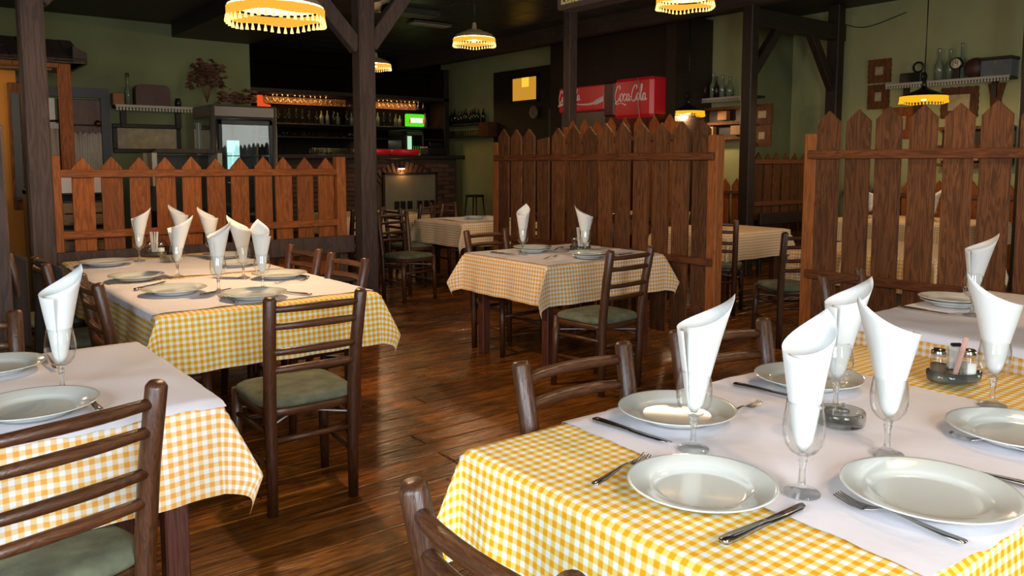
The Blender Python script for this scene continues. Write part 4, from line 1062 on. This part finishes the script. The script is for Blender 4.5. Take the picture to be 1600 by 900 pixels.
mb.add(vs,[(i*4+a,i*4+(a+1)%4,i*4+4+(a+1)%4,i*4+4+a) for i in range(n) for a in range(4)],True); part('wave',mb,M_letter,t)
t=thing('drinks_cooler','right red drinks cooler with rounded front and script lettering','cooler',(8.9,8.05,0))
part('body',MB().bbox((.02,0,0),(.45,1.05,2.16),.02),M_redd,t)
pts=[(0,2.16)]
part('header',MB().bbox((-.03,.0,2.10),(.42,.80,2.70),.05),M_red,t); part('side_panel',MB().bbox((.0,.80,2.14),(.42,1.05,2.68),.03),M_redd,t)
letters(t,.75,2.36,.19,-.02,-.04)
part('dangling_cord',MB().tube([(-.05,.27,2.68),(-.06,.22,2.5),(-.05,.26,2.3),(-.05,.2,2.0)],.006,6),M_lace,t)
# hanging sign beam lettering
t=[o for o in COL.objects if o.name.startswith('sign_beam')][0]
fc=bpy.data.curves.new('lettering','FONT'); fc.body='Leneo'; fc.size=.085; fc.extrude=.004; fc.shear=.15; fc.bevel_depth=.002
tmp=bpy.data.objects.new('lettering',fc); COL.objects.link(tmp)
bpy.context.view_layer.update()
me=bpy.data.meshes.new_from_object(tmp.evaluated_get(bpy.context.evaluated_depsgraph_get())); COL.objects.unlink(tmp); bpy.data.objects.remove(tmp)
me.materials.clear(); me.materials.append(plain('yellow lettering',(.45,.36,.13),.5))
o=link('lettering',me,None,t,loc=(-.004,-.05,2.43),rot=(R(90),0,R(-90)))

# ------------------------------------------------------------------ right wall shelves and pictures
wall_shelf('lace trimmed shelf on the far pale green wall with old bottles',(9.83,8.33,2.37),R(-90),1.55,.22)
wall_shelf('lace trimmed shelf on the near pale green wall with old clock',(10.8,5.42,2.46),R(-90),1.5,.25)
def iron(label,x,y,z,s=1):
    t=thing('flat_iron',label,'iron',(x,y,z))
    part('body',MB().bbox((-.06*s,-.12*s,0),(.06*s,.12*s,.12*s),.01),M_black,t)
    part('handle',MB().tube([(0,-.06*s+.055*s*math.cos(a),.18*s+.055*s*math.sin(a)) for a in [k/14*6.283 for k in range(15)]],.012*s,8),M_black,t)
iron('black charcoal iron with ring handle on the far wall shelf',9.70,8.10,2.371); iron('black charcoal iron with ring handle on the near wall shelf',10.66,5.12,2.461,1.15)
o=part('round_box',MB().lathe([(0,-.05),(.12,-.05),(.135,0),(.12,.05),(0,.05)],24,T((9.70,7.84,2.508))@RY(R(90))),M_maroon,None); tag(o,'round brown wooden box on the far wall shelf','box')
def oldbottle(label,x,y,z,h,r,mat,group=None):
    t=thing('bottle',label,'bottle',(x,y,z),0,group)
    part('body',MB().lathe([(0,0),(r,0),(r,h*.5),(r*.35,h*.68),(r*.32,h*.95),(r*.45,h),(0,h)],16),mat,t)
oldbottle('tall clear lamp chimney bottle on the far wall shelf',9.70,7.60,2.371,.38,.045,M_bottle2)
oldbottle('black bottle on the far wall shelf',9.68,7.52,2.371,.32,.04,M_black)
oldbottle('pale bottle right of the black one on the far wall shelf',9.70,7.43,2.371,.34,.045,M_bottle2)
oldbottle('pale bottle next to the dark post on the far wall shelf',9.70,7.30,2.371,.30,.05,M_bottle2)
oldbottle('tall clear bottle left of the clock on the near wall shelf',10.66,4.79,2.461,.42,.05,M_bottle2)
oldbottle('clear bottle in the middle of the near wall shelf',10.68,4.66,2.461,.40,.05,M_bottle2)
oldbottle('tallest clear bottle behind the clock on the near wall shelf',10.70,4.53,2.461,.46,.045,M_bottle2)
t=thing('alarm_clock','small round alarm clock with pale face on the near wall shelf','clock',(10.60,4.55,2.461))
part('case',MB().lathe([(0,.03),(.07,.03),(.08,0),(.07,-.03),(0,-.03)],24,T((0,0,.20))@RY(R(90))).bbox((-.02,-.04,0),(.02,.04,.14),.004),M_black,t)
part('face',MB().lathe([(0,-.036),(.058,-.034),(.06,-.03)],24,T((0,0,.20))@RY(R(90))),plain('clock face',(.55,.5,.36),.5),t)
mb=MB(); mb.box((-.040,-.003,.20),(-.037,.003,.245)).box((-.040,-.03,.197),(-.037,.003,.203)).box((-.040,-.03,.165),(-.037,-.026,.235)).box((-.040,.026,.165),(-.037,.03,.235)); part('hand',mb,M_black,t)
o=part('round_radio',MB().lathe([(0,-.07),(.11,-.07),(.13,0),(.11,.07),(0,.07)],24,T((10.66,4.35,2.592))@RY(R(90))),M_maroon,None); tag(o,'round dark brown radio beside the clock on the near wall shelf','radio')
t=thing('wooden_chest','blue grey painted wooden chest at the right end of the near wall shelf','chest',(10.66,4.08,2.461))
part('body',MB().bbox((-.11,-.17,0),(.11,.17,.20),.008),M_blue,t); part('lid',MB().bbox((-.12,-.18,.20),(.12,.18,.235),.006),M_dark,t); part('latch',MB().box((-.115,-.02,.15),(-.11,.02,.19)),M_grey,t)
frame_picture('upper scalloped dark picture left of the near wall shelf',5.63,2.68,.33,.33,10.79,'y',.11,M_fence2,None,True)
frame_picture('lower scalloped dark picture left of the near wall shelf',5.63,2.33,.31,.34,10.79,'y',.11,M_fence2,None,True)
frame_picture('reddish wooden picture under the lamp at the near wall',5.33,1.96,.44,.42,10.79,'y',.12,M_fence,None)
frame_picture('dark square picture under the near wall shelf',4.57,2.19,.46,.40,10.79,'y',.10,M_fence2,M_art,True)
o=part('towel_board',MB().prism([(-.05,-.2),(.08,-.2),(.05,0),(.10,.2),(-.1,.2),(-.07,.05)],-.03,0,T((10.79,4.14,2.20))@RZ(R(-90))),M_fence2,None); tag(o,'dark carved board at the right end under the near wall shelf','board')
o=part('hanging_board',MB().bbox((10.75,5.02,1.90),(10.79,5.14,2.24),.006),M_fence2,None); tag(o,'narrow dark board hanging below the near wall lamp','board')
frame_picture('scalloped dark picture right of the post on the far pale wall',6.80,2.11,.33,.30,9.82,'y',.10,M_fence2,None,True)
frame_picture('lowest scalloped picture right of the post on the far pale wall',6.80,1.81,.30,.30,9.82,'y',.10,M_fence2,None,True)
def rack(label,x,y0,y1,z0,z1):
    t=thing('wall_rack',label,'rack',(x,y0,0))
    L_=y0-y1
    part('back',MB().box((-.03,-L_,z0),(0,0,z1)),M_dark,t)
    for k in range(3): part('rack_board',MB().bbox((-.16,-L_,z0+(z1-z0)*k/2-.02),(-.03,0,z0+(z1-z0)*k/2+.02),.004),M_fence2,t)
    for k in range(5): part('drawer',MB().bbox((-.14,-L_*(k+.85)/5,z0+.05+(z1-z0)*.5*(k%2)),(-.05,-L_*(k+.15)/5,z0+(z1-z0)*(.42+.5*(k%2))),.006),M_rust if k%2 else M_ltwood,t)
rack('wooden wall rack with small boxes under the far wall shelf',9.82,8.25,7.05,1.78,2.22)
rack('wooden wall rack with small boxes low on the near green wall',10.79,4.75,3.9,1.40,1.86)
# coat over the second chair on the left
mb=MB(); vs=[]; nx,nz=34,22
for j in range(nz+1):
    v=j/nz
    for i in range(nx+1):
        u=i/nx; a=(u-.5)*3.4; wd_=.10+.10*v
        vs.append((.085*math.cos(a)*-1*(1+.3*v)+.012*math.sin(u*26)*v, .235*math.sin(a*.62)+.012*math.sin(u*19+2)*v, .92-.55*v-.05*abs(u-.5)*2+.012*math.sin(u*9)))
mb.add(vs,[(j*(nx+1)+i,j*(nx+1)+i+1,(j+1)*(nx+1)+i+1,(j+1)*(nx+1)+i) for j in range(nz) for i in range(nx)],True)
o=part('draped_coat',mb,M_coat,None,loc=(.66,4.88,0)); o.modifiers.new('s','SOLIDIFY').thickness=.008; tag(o,'dark brown coat draped over a chair left of the long table','coat')
o2=o.copy(); COL.objects.link(o2); o2.location=(.52,5.55,0); o2.rotation_euler=(0,0,.3); o2['label']='dark brown coat hanging behind, beside the left dark post'
chair('chair under the hanging coat beside the left dark post',.73,5.62,10)
# cables on ceiling and walls
for lab,pp in (('thin black cable running down the far pale wall',[(9.8,8.2,3.45),(9.8,8.27,3.1),(9.8,8.45,2.8)]),('thin black cable sagging at the top of the near green wall',[(10.78,6.4,3.5),(10.78,5.9,3.3),(10.78,5.3,3.42)])):
    o=part('cable',MB().tube(spl([(p[1],p[2]) for p in pp],5) and [Vector((pp[0][0],q.y,q.z)) for q in spl([(p[1],p[2]) for p in pp],5)],.006,6),M_black,None); tag(o,lab,'cable')
